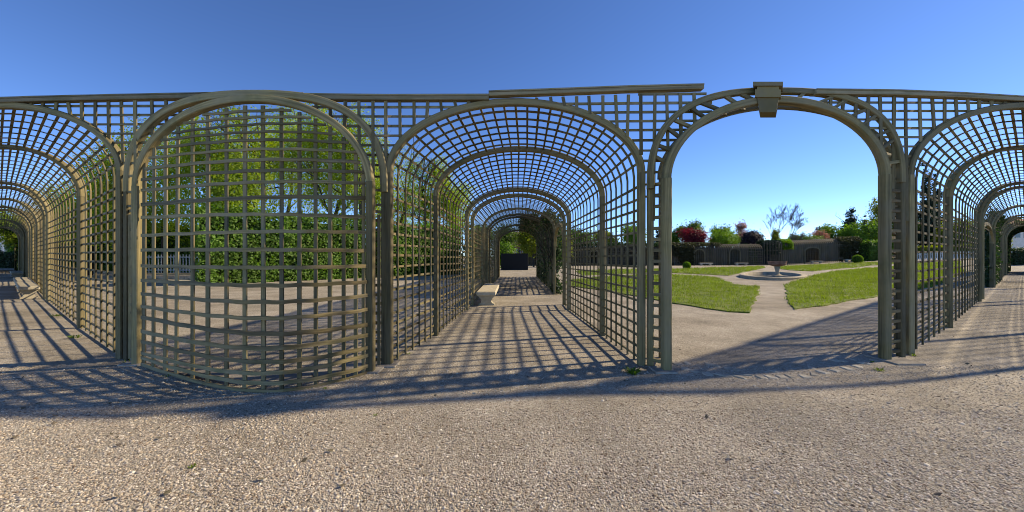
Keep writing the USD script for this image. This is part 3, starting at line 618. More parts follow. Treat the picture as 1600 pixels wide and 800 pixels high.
for k, (px, Y, hw) in enumerate(ROW):
    Y += (0, 7.5, 2.5)[k % 3]
    top = float(np.interp(px, TOPX, TOPY)); crown_tree('spring_tree', 'tall tree with loose yellow green spring leaves, ' + WHERE[k], 'tree', px, Y, top, (368 if px > 320 else 392), hw * 1.6, 'leaf_spring', int(15000 * min(1, (400 - top) / 200)), 0.165, 100 + k, trunk=0.2, branches=3, per=9, sig=0.34, group='row of tall spring trees')
def hedge(label, p0, p1, depth, z1, n, seed, material='leaf_hedge', size=0.17, **k):
    leaf_bank('hedge', label, 'hedge', p0, p1, 0, depth, z1, material, n, size, seed, **k)
hedge('dense bright green hedge behind the middle and right of the lattice panel', (-17.2, 21.0), (-10.6, 28.0), 1.6, 4.1, 15000, 31)
hedge('dense green hedge seen through the left wall of the middle tunnel', (-9.9, 28.3), (-4.3, 34.0), 1.6, 4.0, 9000, 32)
hedge('green hedge behind the grey picket fence', (-37.5, 38.2), (-22.3, 37.0), 2.0, 4.6, 12000, 33, size=0.22)
hedge('long green hedge beyond the left trellis tunnel', (-76, 57.5), (-39.5, 39.5), 2.0, 4.8, 16000, 34, size=0.25)
hedge('hedge along the far left side of the middle tunnel', (-3.6, 44), (-3.0, 26.5), 1.4, 3.6, 7000, 35, size=0.2)

# picket fence and kerb behind the panel
t = Thing('picket_fence', 'grey picket fence in front of the hedge, behind the lattice panel', 'fence', (at(270, 400, 34)[0], 34, 0))
for x in np.linspace(218, 330, 24):
    p = at(x, 400, 34); t.part('picket', upright(p[0], p[1], 0.1, 1.72 + rng.normal(0, 0.01), 0.085, 0.03), M['pale_paint'])
for z in (0.35, 1.5):
    t.part('fence_rail', beam((at(215, 400, 34)[0], 34.04, z), (at(333, 400, 34)[0], 34.04, z), 0.1, 0.04), M['pale_paint'])
t = Thing('stone_kerb', 'low pale stone kerb along the gravel behind the left of the panel', 'kerb', (at(272, 400, 27)[0], 27, 0))
for k in range(8):
    a, b = at(212 + 16 * k, 400, 27.4 - 0.25 * k), at(212 + 16 * (k + 1) - 0.6, 400, 27.4 - 0.25 * (k + 1)); a[2] = b[2] = 0.13
    t.part('kerb_stone', sweep([a, b], FRONT, 0.26, 0.3, chamfer=0.02), M['stone'])
t = Thing('concrete_footing', 'pale concrete footing strip along the outside of the bowed lattice panel', 'footing', (at(400, 570, 5)[0], 5, 0))
xs = np.linspace(222, 576, 9)
for k in range(8):
    q = np.linspace(xs[k] + 0.5, xs[k + 1] - 0.5, 5); P = np.array([[at(x, 400, float(bow_y(x)) + 0.42)[0], bow_y(x) + 0.42, 0.012] for x in q])
    t.part('slab', sweep(P, (0, 0, 1), 0.3 + rng.normal(0, 0.02), 0.05), M['concrete'])

# climbers on the tunnels
def climber(label, pts, size, material, seed, stems=None, name='climbing_ivy', cat='climbing plant'):
    r = np.random.default_rng(seed); c = pts.mean(0); t = Thing(name, label, cat, (c[0], c[1], 0))
    t.part('leafage', leaves(pts, size, r), M[material])
    for st in stems or []: t.part('stem', tubes(st, 5), M['bark'])
def on_tunnel(hoops, n, y0, y1, pick, seed, sig=0.12, out=0.1):
    r = np.random.default_rng(seed); P = []
    while len(P) < n:
        y = r.uniform(y0, y1); k = max(i for i in range(len(hoops) - 1) if hoops[i][0] <= y or i == 0); h = lerp_hoop(hoops[k], hoops[k + 1], y); s = pick(r, y)
        p, nn = prof(h, s); q = p + nn * (out + abs(r.normal()) * sig)
        if meshkit.noise(q * 1.4, seed) > 0.32: P.append(q + r.normal(size=3) * 0.05)
    return np.array(P)
def pick_mid(r, y):
    return ('R', r.uniform(0, 1)) if r.uniform() < 0.62 else ('A', r.uniform(0, 1.5 if y > 19 else 0.8) ** 1.0)
stems = []
rs = np.random.default_rng(5)
for y in (16.3, 17.6, 19.2, 21.5, 24):
    one = []; limbs(rs, (0.3 + 1.6, y, 0), (-0.03, 0, 1), 1.6, 0.05, 2, one, spread=0.4, lift=0.6); stems.append([q[:4] for q in one])
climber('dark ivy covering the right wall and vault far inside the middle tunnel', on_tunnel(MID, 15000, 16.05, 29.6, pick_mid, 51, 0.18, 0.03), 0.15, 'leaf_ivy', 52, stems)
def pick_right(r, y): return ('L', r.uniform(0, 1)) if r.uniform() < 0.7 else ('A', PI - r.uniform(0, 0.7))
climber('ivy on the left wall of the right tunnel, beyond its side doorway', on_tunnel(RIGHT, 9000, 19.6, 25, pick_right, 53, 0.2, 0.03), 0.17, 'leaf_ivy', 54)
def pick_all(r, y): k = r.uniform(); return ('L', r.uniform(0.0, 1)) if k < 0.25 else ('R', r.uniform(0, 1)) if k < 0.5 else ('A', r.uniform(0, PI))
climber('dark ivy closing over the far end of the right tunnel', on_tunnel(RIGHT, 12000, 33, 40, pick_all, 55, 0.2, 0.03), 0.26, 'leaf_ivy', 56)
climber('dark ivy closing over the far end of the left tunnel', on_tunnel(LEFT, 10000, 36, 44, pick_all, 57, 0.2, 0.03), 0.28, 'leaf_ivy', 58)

# what closes the far ends of the tunnels
t = Thing('black_screen', 'plain black box-like screen beyond the far end of the middle tunnel', 'screen', (0.3, 43.6, 0))
t.part('front_board', boxm(at(783, 0, 43.6)[0], at(825, 0, 43.6)[0], 43.6, 43.7, 0.02, 1.85, 0.01), M['black'])
t.part('top_board', boxm(at(783, 0, 43.6)[0] - 0.02, at(825, 0, 43.6)[0] + 0.02, 43.58, 45.0, 1.853, 1.9, 0.01), M['black'])
for s in (783.4, 824.6):
    x = at(s, 0, 43.6)[0]; t.part('side_board', boxm(x - 0.04, x + 0.04, 43.72, 45.0, 0.02, 1.85, 0.01), M['black'])
crown_tree('round_bush', 'rounded green bush beside the black screen at the tunnel end', 'bush', 787, 47, 376, 422, 12, 'leaf_hedge', 5000, 0.2, 61, branches=1, trunk=0.06)
crown_tree('leafy_tree', 'yellow green tree over the black screen beyond the middle tunnel', 'tree', 834, 56, 344, 398, 26, 'leaf_gold', 6500, 0.27, 62, trunk=0.15)
crown_tree('leafy_tree', 'greyer green tree left of the black screen, beyond the middle tunnel', 'tree', 786, 60, 345, 400, 26, 'leaf_mid', 6500, 0.27, 63, trunk=0.15)
crown_tree('leafy_tree', 'yellow green tree seen through the side doorway of the middle tunnel', 'tree', 876, 56, 352, 402, 14, 'leaf_gold', 4500, 0.27, 64, trunk=0.12)
def house(label, px0, px1, Y, top, wall, roof, wins, roof_h=1.4):
    x0, x1 = at(px0, 0, Y)[0], at(px1, 0, Y)[0]; zt = EYE + (400 - top) * Y / FOC; zz = float(ter(x0, Y))
    t = Thing('garden_building', label, 'building', ((x0 + x1) / 2, Y, zz))
    t.part('wall', boxm(x0, x1, Y, Y + 6, zz - 0.3, zt), M[wall])
    V = np.array([[x0 - 0.3, Y - 0.3, zt + 0.003], [x1 + 0.3, Y - 0.3, zt + 0.003], [x0 - 0.3, Y + 6.3, zt + 0.003], [x1 + 0.3, Y + 6.3, zt + 0.003], [x0 - 0.3, Y + 3, zt + roof_h], [x1 + 0.3, Y + 3, zt + roof_h]])
    h = trimesh.convex.convex_hull(V); rp = t.part('roof', (np.array(h.vertices), np.array(h.faces)), M[roof])
    for wx, wz, ww, wh in wins:
        x = x0 + (x1 - x0) * wx; f = t.part('window', boxm(x - ww / 2, x + ww / 2, Y - 0.05, Y + 0.05, zz + wz, zz + wz + wh), M['pale_paint'])
        t.part('pane', boxm(x - ww / 2 + 0.08, x + ww / 2 - 0.08, Y - 0.06, Y - 0.04, zz + wz + 0.08, zz + wz + wh - 0.08), M['glass'], parent=f)
    return t
house('brick house with a red roof half hidden by trees beyond the middle tunnel', 793, 822, 72, 372, 'brickred', 'brickred', [(0.25, 1.6, 0.9, 1.3), (0.6, 1.6, 0.9, 1.3), (0.88, 1.6, 0.7, 1.3)])
house('pale building glimpsed through the far end of the left tunnel', -12, 24, 75, 352, 'plaster', 'brickred', [(0.3, 2.5, 1.2, 1.6), (0.65, 2.5, 1.2, 1.6)])
house('pale building glimpsed through the far end of the right tunnel', 1578, 1625, 75, 350, 'plaster', 'brickred', [(0.25, 3.2, 1.2, 1.6), (0.55, 3.2, 1.2, 1.6)])
hedge('dark low hedge across the far end of the left tunnel', (-68, 50), (-63.2, 50), 1.2, 2.0, 3500, 65, 'leaf_ivy', 0.2)
hedge('dark low hedge across the far end of the right tunnel', (65.3, 50), (70, 50), 1.2, 1.9, 3500, 66, 'leaf_ivy', 0.2)

# ---------------------------------------------------------------- the far trellis gallery round the garden
def gallery(label, px0, px1, Y0, Y1, doors, seed, height=3.65, back=True):
    r = np.random.default_rng(seed); A, B = np.array(at(px0, 400, Y0)[:2]), np.array(at(px1, 400, Y1)[:2]); u = unit(B - A); L = np.linalg.norm(B - A); nb = np.array([-u[1], u[0]])
    if nb[1] < 0: nb = -nb
    c = (A + B) / 2; t = Thing('garden_gallery', label, 'trellis gallery', (c[0], c[1], float(ter(*c))))
    def P(a, d, z): p = A + u * a + nb * d; return np.array([p[0], p[1], z + float(ter(*p))])
    spans = [((d0 - px0) / (px1 - px0) * L, (d1 - px0) / (px1 - px0) * L, h) for d0, d1, h in doors]
    z_s = height - 1.05; ups, lev = [], []
    def floor(a):
        for s0, s1, h in spans:
            if s0 < a < s1: e = 1 - (2 * (a - s0) / (s1 - s0) - 1) ** 2; return h - 0.6 + 0.6 * math.sqrt(max(0, e))
        return 0.0
    n = int(L / 0.42)
    for k in range(n + 1):
        a = L * k / n; th = np.linspace(0, PI / 2, 7)
        pts = [P(a, 0, floor(a))] + [P(a, 1.25 * (1 - math.cos(x)), z_s + 1.05 * math.sin(x)) for x in th if z_s + 1.05 * math.sin(x) > floor(a) + 0.1]
        ups.append(sweep(pts, [(-nb[0], -nb[1], 0.5)] * len(pts), 0.17, 0.04))
    for z in np.arange(0.25, z_s + 0.1, 0.42):
        cuts = [0.0] + [v for s in spans if s[2] - 0.3 > z for v in s[:2]] + [L]
        for q in range(0, len(cuts), 2): lev.append(sweep([P(cuts[q], 0.06, z), P(cuts[q + 1], 0.06, z)], (-nb[0], -nb[1], 0), 0.12, 0.04))
    for x in np.linspace(0.3, PI / 2, 4): lev.append(sweep([P(0, 1.25 * (1 - math.cos(x)) + 0.05, z_s + 1.05 * math.sin(x)), P(L, 1.25 * (1 - math.cos(x)) + 0.05, z_s + 1.05 * math.sin(x))], (-nb[0] * math.cos(x), -nb[1] * math.cos(x), math.sin(x)), 0.12, 0.04))
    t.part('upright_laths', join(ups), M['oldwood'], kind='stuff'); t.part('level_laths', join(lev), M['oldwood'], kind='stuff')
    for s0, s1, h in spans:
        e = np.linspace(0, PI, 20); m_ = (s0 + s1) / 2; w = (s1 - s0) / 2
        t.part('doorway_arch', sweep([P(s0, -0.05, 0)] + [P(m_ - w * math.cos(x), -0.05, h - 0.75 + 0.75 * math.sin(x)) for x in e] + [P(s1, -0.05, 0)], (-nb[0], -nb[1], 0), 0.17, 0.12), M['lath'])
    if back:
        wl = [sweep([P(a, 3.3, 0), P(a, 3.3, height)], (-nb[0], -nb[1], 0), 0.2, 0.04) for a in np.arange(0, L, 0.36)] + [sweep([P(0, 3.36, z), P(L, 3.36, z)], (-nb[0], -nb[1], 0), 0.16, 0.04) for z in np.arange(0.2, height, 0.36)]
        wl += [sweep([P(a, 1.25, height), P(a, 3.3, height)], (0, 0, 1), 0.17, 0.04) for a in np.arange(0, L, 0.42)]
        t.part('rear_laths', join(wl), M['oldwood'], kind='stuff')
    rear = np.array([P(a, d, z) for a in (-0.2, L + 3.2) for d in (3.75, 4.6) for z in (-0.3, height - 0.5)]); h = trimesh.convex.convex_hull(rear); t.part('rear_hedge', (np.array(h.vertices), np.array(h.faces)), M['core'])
    n = int(L * 95); q = np.c_[r.uniform(-0.2, L + 3.2, n), 3.55 + r.uniform(0, 0.35, n), r.uniform(0, height + 0.1, n)]
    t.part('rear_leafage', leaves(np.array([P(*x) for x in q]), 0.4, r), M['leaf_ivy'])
    return P, L
Pg, Lg = gallery('dark far trellis gallery behind the right wall of the middle tunnel', 826, 1047, 62, 64, [(866, 880, 2.6), (920, 934, 2.6), (975, 989, 2.6), (1018, 1032, 2.6)], 71)
P1, L1_ = gallery('far trellis gallery left of the fountain with two arched doorways', 1050, 1191, 64, 66, [(1084, 1099.5, 2.75), (1138, 1155.5, 2.85)], 72)
P2, L2_ = gallery('far trellis gallery right of the fountain with two arched doorways', 1221, 1345, 68, 71, [(1256, 1279, 2.9), (1315, 1329.5, 2.85)], 73, height=4.3)
def bank_on(P, a0, a1, z0, z1, n, seed, label, size=0.26, material='leaf_dry', d0=-0.35, d1=0.3, top=True):
    r = np.random.default_rng(seed); q = []
    while len(q) < n:
        a, z = r.uniform(a0, a1), r.uniform(z0, z1); d = r.uniform(d0, d1)
        if z > z1 - 1.1: d += 1.2 * (1 - math.sqrt(max(0, 1 - ((z - z1 + 1.1) / 1.1) ** 2)))
        p = P(a, d, z)
        if meshkit.noise(p * 0.8, seed) + 0.25 * (z - z0) / (z1 - z0) > 0.38: q.append(p)
    climber(label, np.array(q), size, material, seed + 1)
bank_on(P1, 0, L1_ * 0.235, 0, 3.9, 4500, 81, 'brownish climber thick over the left end of the far left gallery', material='leaf_dry')
bank_on(P1, L1_ * 0.2, L1_ * 0.55, 3.35, 3.9, 900, 83, 'thin climber along the top of the far left gallery', material='leaf_dry')
bank_on(P2, 0.3, L2_ * 0.13, 2.7, 4.6, 1000, 85, 'bright green climber on the near corner of the far right gallery', material='leaf_bright')
bank_on(P2, L2_ * 0.72, L2_ * 1.0, 0.2, 4.6, 4500, 87, 'brown green climber over the right end of the far right gallery', material='leaf_dry')
bank_on(Pg, 0, Lg * 1.0, 3.2, 3.9, 3000, 89, 'climber along the top of the gallery behind the middle tunnel', material='leaf_ivy')
# the dark arbour between the two galleries
t = Thing('dark_arbour', 'dark ivy grown arbour behind the fountain, between the two far galleries', 'arbour', (at(1207, 400, 68)[0], 68, 0))
r = np.random.default_rng(91); xa, xb = at(1194, 400, 67)[0], at(1221, 400, 67)[0]
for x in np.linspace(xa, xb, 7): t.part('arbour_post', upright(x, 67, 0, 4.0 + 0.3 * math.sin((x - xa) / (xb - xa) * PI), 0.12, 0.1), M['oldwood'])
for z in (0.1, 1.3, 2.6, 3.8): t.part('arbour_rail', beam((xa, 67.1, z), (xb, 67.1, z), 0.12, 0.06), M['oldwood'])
t.part('rear_boards', boxm(xa, xb, 70, 70.1, 0, 3.4), M['black'])
q = np.c_[r.uniform(xa, xb, 2600), r.uniform(67.2, 69.5, 2600), r.uniform(1.9, 4.4, 2600)]; t.part('leafage', leaves(q, 0.28, r), M['leaf_conifer'])
hedge('clipped dark green hedge right of the far right gallery', at(1358, 400, 69)[:2], at(1400, 400, 70)[:2], 2.0, 3.4, 5000, 93, 'leaf_hedge', 0.26)
leaf_bank('hedge', 'long hedge behind the right tunnel with a yellow green face', 'hedge', at(1402, 400, 72)[:2], at(1575, 400, 66)[:2], 0, 2.0, 1.9, 'leaf_gold', 9000, 0.3, 94)
t = Thing('far_picket_fence', 'pale picket fence seen through the left wall of the right tunnel', 'fence', (at(1480, 400, 62)[0], 62, 1.0))
for x in np.linspace(1408, 1560, 60):
    p = at(x, 400, 62); z = float(ter(p[0], 62)); t.part('picket', upright(p[0], p[1], z + 0.1, z + 1.3, 0.13, 0.04), M['pale_paint'])
a, b = at(1406, 400, 62.06), at(1562, 400, 62.06)
for z in (0.4, 1.05): t.part('fence_rail', sweep([(x, 62.06, z + float(ter(x, 62.06))) for x in np.linspace(a[0], b[0], 12)], FRONT, 0.1, 0.04), M['pale_paint'])

# topiary and benches in the garden
for label, px, py, rr in (('small clipped box ball on the far left lawn', 1073, 420, 0.46), ('larger clipped box ball on the far right lawn', 1340, 411, 0.72)):
    g = ground(px, py); r = np.random.default_rng(int(px)); t = Thing('topiary_ball', label, 'topiary', g)
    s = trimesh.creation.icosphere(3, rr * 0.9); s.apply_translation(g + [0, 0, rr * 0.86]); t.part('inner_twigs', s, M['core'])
    dd = unit(r.normal(size=(2600, 3))); t.part('leafage', leaves(g + [0, 0, rr * 0.88] + dd * rr * (1 + r.normal(size=(2600, 1)) * 0.02), 0.09, r), M['leaf_bright'])
def stone_bench(label, c, length, width, ang=0.0, h=0.46, group=None, legs=2, name='stone_bench', scale=1.0):
    """A slab on curved baluster legs; its length runs along +y before turning."""
    t = Thing(name, label, 'bench', (c[0], c[1], c[2]), group); ca, sa = math.cos(ang), math.sin(ang)
    def turn(m): V = np.array(m[0], float); x, y = V[:, 0].copy(), V[:, 1].copy(); V[:, 0] = c[0] + x * ca - y * sa; V[:, 1] = c[1] + x * sa + y * ca; V[:, 2] += c[2]; return V, m[1]
    t.part('seat', turn(boxm(-width / 2, width / 2, -length / 2, length / 2, h - 0.13, h, 0.022)), M['bench'])
    for k in range(legs):
        y = -length / 2 + 0.35 + (length - 0.7) * k / (legs - 1); w = width * 0.5
        pr = [(w * 0.82, 0), (w * 0.82, 0.05), (w * 0.6, 0.07), (w * 0.5, 0.13), (w * 0.62, 0.22), (w * 0.85, 0.29), (w * 0.9, h - 0.132)]
        poly = Polygon([(x, z) for x, z in pr] + [(-x, z) for x, z in pr[::-1]]); m = trimesh.creation.extrude_polygon(poly, 0.3, engine='earcut')
        V = np.array(m.vertices); V = np.c_[V[:, 0], y + V[:, 2] - 0.15, V[:, 1]]; t.part('leg', turn((V, np.array(m.faces)[:, ::-1])), M['bench'])
    return t
stone_bench('pale stone bench against the left wall inside the middle tunnel', (-0.83, 14.2, 0), 3.9, 0.62)
DIAG = math.atan2(797, 600)
stone_bench('long pale stone bench, nearest one along the right wall of the left tunnel', (-22.2, 17.48, 0), 10.4, 0.52, DIAG, legs=4)
stone_bench('second stone bench, farther inside the left tunnel behind the nearest one', (-36.0, 27.9, 0), 5.5, 0.55, DIAG)
first = None
for label, P, a in (('small stone bench in the left doorway of the far left gallery', P1, L1_ * 0.33), ('small stone bench in the right doorway of the far left gallery', P1, L1_ * 0.72),
                    ('small stone bench in the left doorway of the far right gallery', P2, L2_ * 0.37), ('small stone bench in the right doorway of the far right gallery', P2, L2_ * 0.8), ('small stone bench before the gallery seen through the side doorway of the middle tunnel', Pg, Lg * 0.22)):
    p = P(a, -0.9, 0)
    if first is None: first = stone_bench(label, p, 2.2, 0.5, PI / 2, group='small benches at the far gallery', name='gallery_bench')
    else: copy_of(first, 'gallery_bench', label, p, 'bench', 'small benches at the far gallery')

# trees beyond the gallery
for k, (name, label, px, Y, top, bot, hw, mt, n, ls, sh) in enumerate([
    ('red_tree', 'round dark red leaved tree above the left end of the far gallery', 1081, 76, 359, 386, 21, 'leaf_red', 6000, 0.3, 'round'),
    ('leafy_tree', 'green tree rising behind the dark red tree', 1079, 86, 349, 384, 25, 'leaf_mid', 6000, 0.34, 'round'),
    ('leafy_tree', 'pale green tree at the left edge of the gateway view', 1046, 88, 364, 388, 18, 'leaf_bright', 4500, 0.34, 'round'),
    ('leafy_tree', 'broad bright green tree above the middle of the far left gallery', 1131, 82, 358, 386, 27, 'leaf_bright', 7000, 0.32, 'round'),
    ('leafy_tree', 'grey green tree top behind the broad bright green tree', 1127, 92, 352, 380, 14, 'leaf_mid', 3500, 0.34, 'round'),
    ('blossom_tree', 'slim pinkish tree left of the dark dome tree', 1156, 88, 348, 382, 9, 'leaf_pink', 1700, 0.3, 'round'),
    ('dome_tree', 'almost black dome shaped clipped tree left of the bare trees', 1174, 74, 362, 384, 12.5, 'leaf_plum', 9000, 0.28, 'dome'),
    ('small_conifer', 'small brown gold conifer between the two bare trees', 1211, 78, 357, 384, 6, 'leaf_gold', 1600, 0.28, 'cone'),
    ('leafy_tree', 'low rounded green tree right of the bare trees', 1254, 84, 366, 388, 26, 'leaf_mid', 6000, 0.32, 'round'),
    ('blossom_tree', 'wide pink blossom shrub above the far right gallery', 1284, 86, 361, 386, 15, 'leaf_pink', 3500, 0.3, 'round'),
    ('small_conifer', 'dark pointed conifer, left of a pair above the pink shrub', 1280, 96, 353, 380, 5, 'leaf_conifer', 1700, 0.34, 'cone'),
    ('small_conifer', 'dark pointed conifer, right of a pair above the pink shrub', 1290, 98, 351, 380, 5.5, 'leaf_conifer', 1700, 0.34, 'cone'),
    ('leafy_tree', 'light green tree left of the dark spreading conifer', 1305, 90, 349, 388, 22, 'leaf_bright', 5500, 0.32, 'round'),
    ('spreading_conifer', 'tall dark spreading conifer above the far right gallery', 1327, 94, 326, 382, 19, 'leaf_conifer', 6500, 0.38, 'cone'),
    ('leafy_tree', 'large light green tree right of the dark spreading conifer', 1354, 84, 340, 392, 36, 'leaf_bright', 9000, 0.32, 'round'),
    ('small_conifer', 'dark slim conifer top over the large light green tree', 1351, 110, 336, 375, 6, 'leaf_conifer', 1700, 0.4, 'cone'),
    ('small_conifer', 'reddish brown slim conifer top beside the dark slim one', 1359, 112, 338, 372, 5, 'leaf_pink', 1200, 0.4, 'cone'),
    ('leafy_tree', 'tall yellow green tree by the right post of the gateway', 1383, 90, 308, 390, 21, 'leaf_gold', 7500, 0.36, 'round'),
    ('tall_conifer', 'tall dark conifer seen through the nearest bay of the right tunnel', 1447, 84, 252, 392, 14, 'leaf_conifer', 7500, 0.4, 'cone'),
    ('tall_conifer', 'second tall dark conifer, right of the tallest one', 1462, 90, 272, 392, 12, 'leaf_conifer', 6500, 0.4, 'cone'),
    ('leafy_tree', 'green tree left of the tall dark conifers', 1424, 88, 318, 392, 20, 'leaf_mid', 6500, 0.36, 'round'),
    ('leafy_tree', 'yellow green tree right of the tall dark conifers', 1490, 80, 335, 396, 24, 'leaf_gold', 6500, 0.34, 'round'),
    ('leafy_tree', 'bright tree seen through the side doorway of the right tunnel', 1543, 72, 345, 396, 22, 'leaf_gold', 7000, 0.3, 'round'),
    ('leafy_tree', 'green tree seen over the gallery through the middle tunnel wall, left one', 905, 80, 356, 388, 22, 'leaf_mid', 5000, 0.32, 'round'),
    ('leafy_tree', 'yellow green tree seen through the middle tunnel wall, between two others', 948, 84, 362, 388, 24, 'leaf_gold', 5000, 0.32, 'round'),
    ('leafy_tree', 'green tree seen through the middle tunnel wall beside the cypress', 990, 82, 350, 388, 22, 'leaf_bright', 5500, 0.32, 'round'),
    ('small_conifer', 'slim dark cypress seen through the ladder side of the gateway', 1029, 70, 356, 396, 6, 'leaf_conifer', 3000, 0.28, 'cone')]):
    crown_tree(name, label, 'tree', px, Y, top, bot, hw, mt, n, ls, 200 + k, branches=2, per=22, sig=0.42 if sh != 'cone' else 0.3, shape=sh, trunk=0.2)
bare_tree('bare_tree', 'tall bare tree with fine branches behind the fountain, left and taller of two', 1202, 80, 320, 301, 22)
bare_tree('bare_tree', 'bare tree with fine branches behind the fountain, right and lower of two', 1229, 82, 332, 305, 18)
t = Thing('chimney_stack', 'pale chimney stack right of the dark dome tree', 'chimney', (at(1187.5, 400, 78)[0], 78, 0))
x = at(1187.5, 400, 78)[0]; t.part('stack', boxm(x - 0.62, x + 0.62, 78, 79.2, 0, 5.6, 0.02), M['plaster']); t.part('coping', boxm(x - 0.75, x + 0.75, 77.9, 79.3, 5.603, 5.85, 0.02), M['concrete'])
t.part('pot', lathe([(0.2, 5.85), (0.2, 6.3), (0.16, 6.3), (0.16, 5.9)], 14, at=(x, 78.6, 0)), M['brickred'])

# ---------------------------------------------------------------- underfoot: cobbles, pads, weeds, pebbles, grass
t = Thing('cobble_edging', 'worn flat cobbles set in the gravel across the gateway threshold', 'edging', ground(1215, 590))
r = np.random.default_rng(17)
def cobble(px, py, w, d):
    g = ground(px, py); a = np.sort(r.uniform(0, 2 * PI, 9)); rad = r.uniform(0.82, 1.08, 9)
    e = np.c_[np.sign(np.cos(a)) * np.abs(np.cos(a)) ** 0.6 * w / 2 * rad, np.sign(np.sin(a)) * np.abs(np.sin(a)) ** 0.6 * d / 2 * rad]
    V = np.vstack([np.c_[g[0] + e[:, 0], g[1] + e[:, 1], np.full(9, -0.02)], np.c_[g[0] + e[:, 0], g[1] + e[:, 1], np.full(9, 0.001)], np.c_[g[0] + e[:, 0] * 0.78, g[1] + e[:, 1] * 0.78, r.uniform(0.011, 0.0125, 9)]])
    h = trimesh.convex.convex_hull(V); t.part('cobble', (np.array(h.vertices), np.array(h.faces)), M['cobble'])
for px in np.arange(1056, 1388, 16.5):
    py = np.interp(px, [1050, 1075, 1100, 1150, 1215, 1270, 1330, 1390], [566, 577, 583, 588.5, 589.5, 585, 574, 558]); cobble(px + r.normal() * 1.5, py + r.normal() * 0.7, r.uniform(0.13, 0.16), r.uniform(0.15, 0.21))
for px in np.arange(1060, 1388, 15):
    if r.uniform() < 0.62:
        py = np.interp(px, [1050, 1075, 1100, 1150, 1215, 1270, 1330, 1390], [557, 566, 571, 576, 576.5, 571, 560, 546]); cobble(px + r.normal() * 3, py + r.normal() * 2, r.uniform(0.1, 0.15), r.uniform(0.12, 0.19))
for label, px, py, w, d in (('flat stone pad under the right posts of the garden gateway', 1396, 563, 0.42, 0.55), ('flat stone pad under the left gateway post', 1036, 579, 0.3, 0.3), ('pale concrete pad under the right post of the lattice panel', 581, 579.5, 0.26, 0.26), ('pale concrete pad under the twin posts left of the middle tunnel', 606, 571, 0.28, 0.24), ('flat stone pad under the left post of the lattice panel', 213, 568, 0.3, 0.28)):
    g = ground(px, py); single('stone_pad', boxm(g[0] - w / 2, g[0] + w / 2, g[1] - d / 2, g[1] + d / 2, -0.03, 0.022, 0.006), M['concrete'], label, 'stone pad')
def weed(label, px, py, rad, n, ls, material='grass0'):
    g = ground(px, py); r = np.random.default_rng(int(px * 3)); V, F = [], []
    for k in range(n):
        a = r.uniform(0, 2 * PI); q = g + [math.cos(a) * rad * r.uniform(0, 0.5), math.sin(a) * rad * r.uniform(0, 0.5), 0.0]; o = np.array([math.cos(a), math.sin(a), r.uniform(0.5, 1.6)]); o = unit(o) * ls * r.uniform(0.6, 1.3); s = np.array([-math.sin(a), math.cos(a), 0]) * ls * 0.13
        b = len(V); V += [q - s * 0.5, q + s * 0.5, q + o * 0.6 + s, q + o * 0.6 - s, q + o + [0, 0, -ls * 0.25]]; F += [[b, b + 1, b + 2], [b, b + 2, b + 3], [b + 3, b + 2, b + 4]]
    single('weed_tuft', (np.array(V), np.array(F)), M[material], label, 'weed')
weed('leafy green weed on the gravel beside the last post of the middle tunnel', 988, 583, 0.17, 46, 0.1, 'leaf_hedge')
weed('tiny green weed in the gravel near the bottom left', 300, 731, 0.05, 22, 0.03)
weed('small yellowish weed beside the stone pad of the gateway', 1374, 579, 0.12, 34, 0.05, 'grass0')
weed('tiny weed among the cobbles near the right gateway post', 1362, 566, 0.05, 14, 0.04)
weed('small weed at the foot of the nearest left tunnel bay', 118, 528, 0.16, 26, 0.08)
weed('tiny weed on the open gravel left of the middle', 586, 650, 0.04, 12, 0.03)
weed('small weed at the left foot of the lattice panel', 200, 567, 0.1, 20, 0.06)
weed('low grassy weed along the foot of the second left tunnel bay', 88, 494, 0.3, 30, 0.08)
weed('low grassy weed at the foot of the bowed lattice panel, left part', 262, 588, 0.1, 18, 0.035)
weed('low grassy weed at the foot of the bowed lattice panel, right part', 508, 607, 0.08, 16, 0.03)
weed('small weed at the foot of the nearest post of the right tunnel', 1428, 556, 0.09, 18, 0.05)
weed('small weed beside the left post of the middle tunnel', 640, 553, 0.08, 16, 0.04)

def instancer(name, protos, pos, rot_z, scale, idx, label, tilt=None):
    pi = UsdGeom.PointInstancer.Define(stage, '/World/' + name); UsdGeom.Scope.Define(stage, '/World/%s/kinds' % name); paths = []
    for k, (m, mt) in enumerate(protos):
        p = '/World/%s/kinds/kind_%s' % (name, 'abcdefgh'[k]); usdkit.mesh(stage, p, m, mt, True if name == 'loose_gravel' else False); paths.append(p)
    pi.CreatePrototypesRel().SetTargets(paths); pi.CreateProtoIndicesAttr(Vt.IntArray.FromNumpy(idx.astype(np.int32))); pi.CreatePositionsAttr(Vt.Vec3fArray.FromNumpy(pos.astype(np.float32)))
    pi.CreateScalesAttr(Vt.Vec3fArray.FromNumpy(scale.astype(np.float32)))
    q = [Gf.Quath(float(math.cos(a / 2)), 0, 0, float(math.sin(a / 2))) for a in rot_z]; pi.CreateOrientationsAttr(Vt.QuathArray(q))
    tag(pi.GetPrim(), label, kind='stuff')
r = np.random.default_rng(23)
pos = []
for y0, y1, dens in ((2.05, 3.0, 6500), (3.0, 4.0, 3200), (4.0, 5.6, 900)):
    n = int((y1 - y0) * (y0 + y1) * 1.38 * dens); y = r.uniform(y0, y1, n); pos.append(np.c_[r.uniform(-1.38, 1.38, n) * y, y, np.full(n, 0.001)])
pos = np.vstack(pos); n = len(pos)
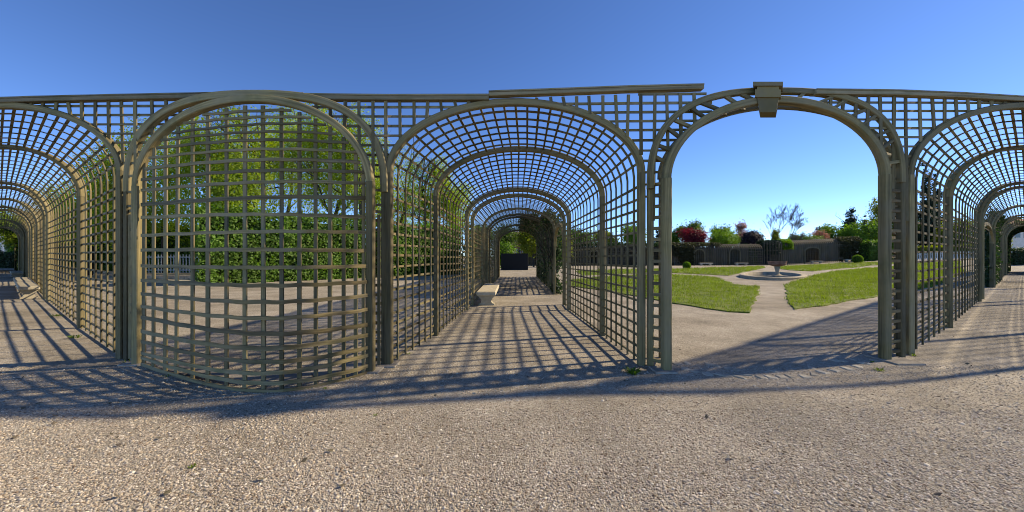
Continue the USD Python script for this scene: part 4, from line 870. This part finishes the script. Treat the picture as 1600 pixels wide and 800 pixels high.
sz = 0.0052 * np.exp(r.normal(0, 0.33, n)); scl = np.c_[sz * r.uniform(0.9, 1.5, n), sz * r.uniform(0.8, 1.1, n), sz * r.uniform(0.45, 0.8, n)]
protos = []
for k in range(5):
    s = trimesh.creation.icosphere(1, 1.0); s.vertices *= 1 + r.normal(size=(len(s.vertices), 1)) * 0.13; protos.append(((np.array(s.vertices), np.array(s.faces)), M['pebble%d' % k]))
instancer('loose_gravel', protos, pos, r.uniform(0, 2 * PI, n), scl, r.choice(5, n, p=[0.2, 0.3, 0.2, 0.12, 0.18]), 'loose mixed pebbles of the gravel in the foreground')
q = []
for k in range(170):
    y = r.uniform(2.4, 9) ** 1.0; q.append([r.uniform(-1.3, 1.3) * y, y, 0.02])
single('fallen_leaves', leaves(np.array(q), 0.045, r, up=3.0), M['twig'], 'dry brown leaf litter scattered on the gravel', kind='stuff')
def tuft(seed):
    r = np.random.default_rng(seed); V, F = [], []
    for k in range(9):
        a = r.uniform(0, 2 * PI); q = np.array([r.normal() * 0.05, r.normal() * 0.05, 0]); o = np.array([math.cos(a) * 0.5, math.sin(a) * 0.5, 1]) * r.uniform(0.04, 0.085); s = np.array([-math.sin(a), math.cos(a), 0]) * 0.007
        b = len(V); V += [q - s, q + s, q + o]; F.append([b, b + 1, b + 2])
    return np.array(V), np.array(F)
pos = []
for poly, dens in ((L1, 34), (L2, 34), (L3, 6), (L4, 4)):
    x0, y0, x1, y1 = poly.bounds; n = int((x1 - x0) * (y1 - y0) * dens); q = np.c_[r.uniform(x0, x1, n), r.uniform(y0, y1, n)]
    import shapely
    q = q[shapely.contains_xy(poly, q[:, 0], q[:, 1])]; q = q[r.uniform(size=len(q)) < np.clip(18 / q[:, 1], 0.12, 1) ** 1.3] if dens > 10 else q
    pos.append(np.c_[q, ter(q[:, 0], q[:, 1]) + 0.03])
pos = np.vstack(pos); n = len(pos); s = r.uniform(0.8, 1.6, n)[:, None] * np.clip(pos[:, 1:2] / 18, 1, 2.2)
instancer('lawn_grass', [(tuft(k), M['grass0']) for k in range(3)], pos, r.uniform(0, 2 * PI, n), np.repeat(s, 3, 1), r.integers(0, 3, n), 'short uneven grass of the lawns')
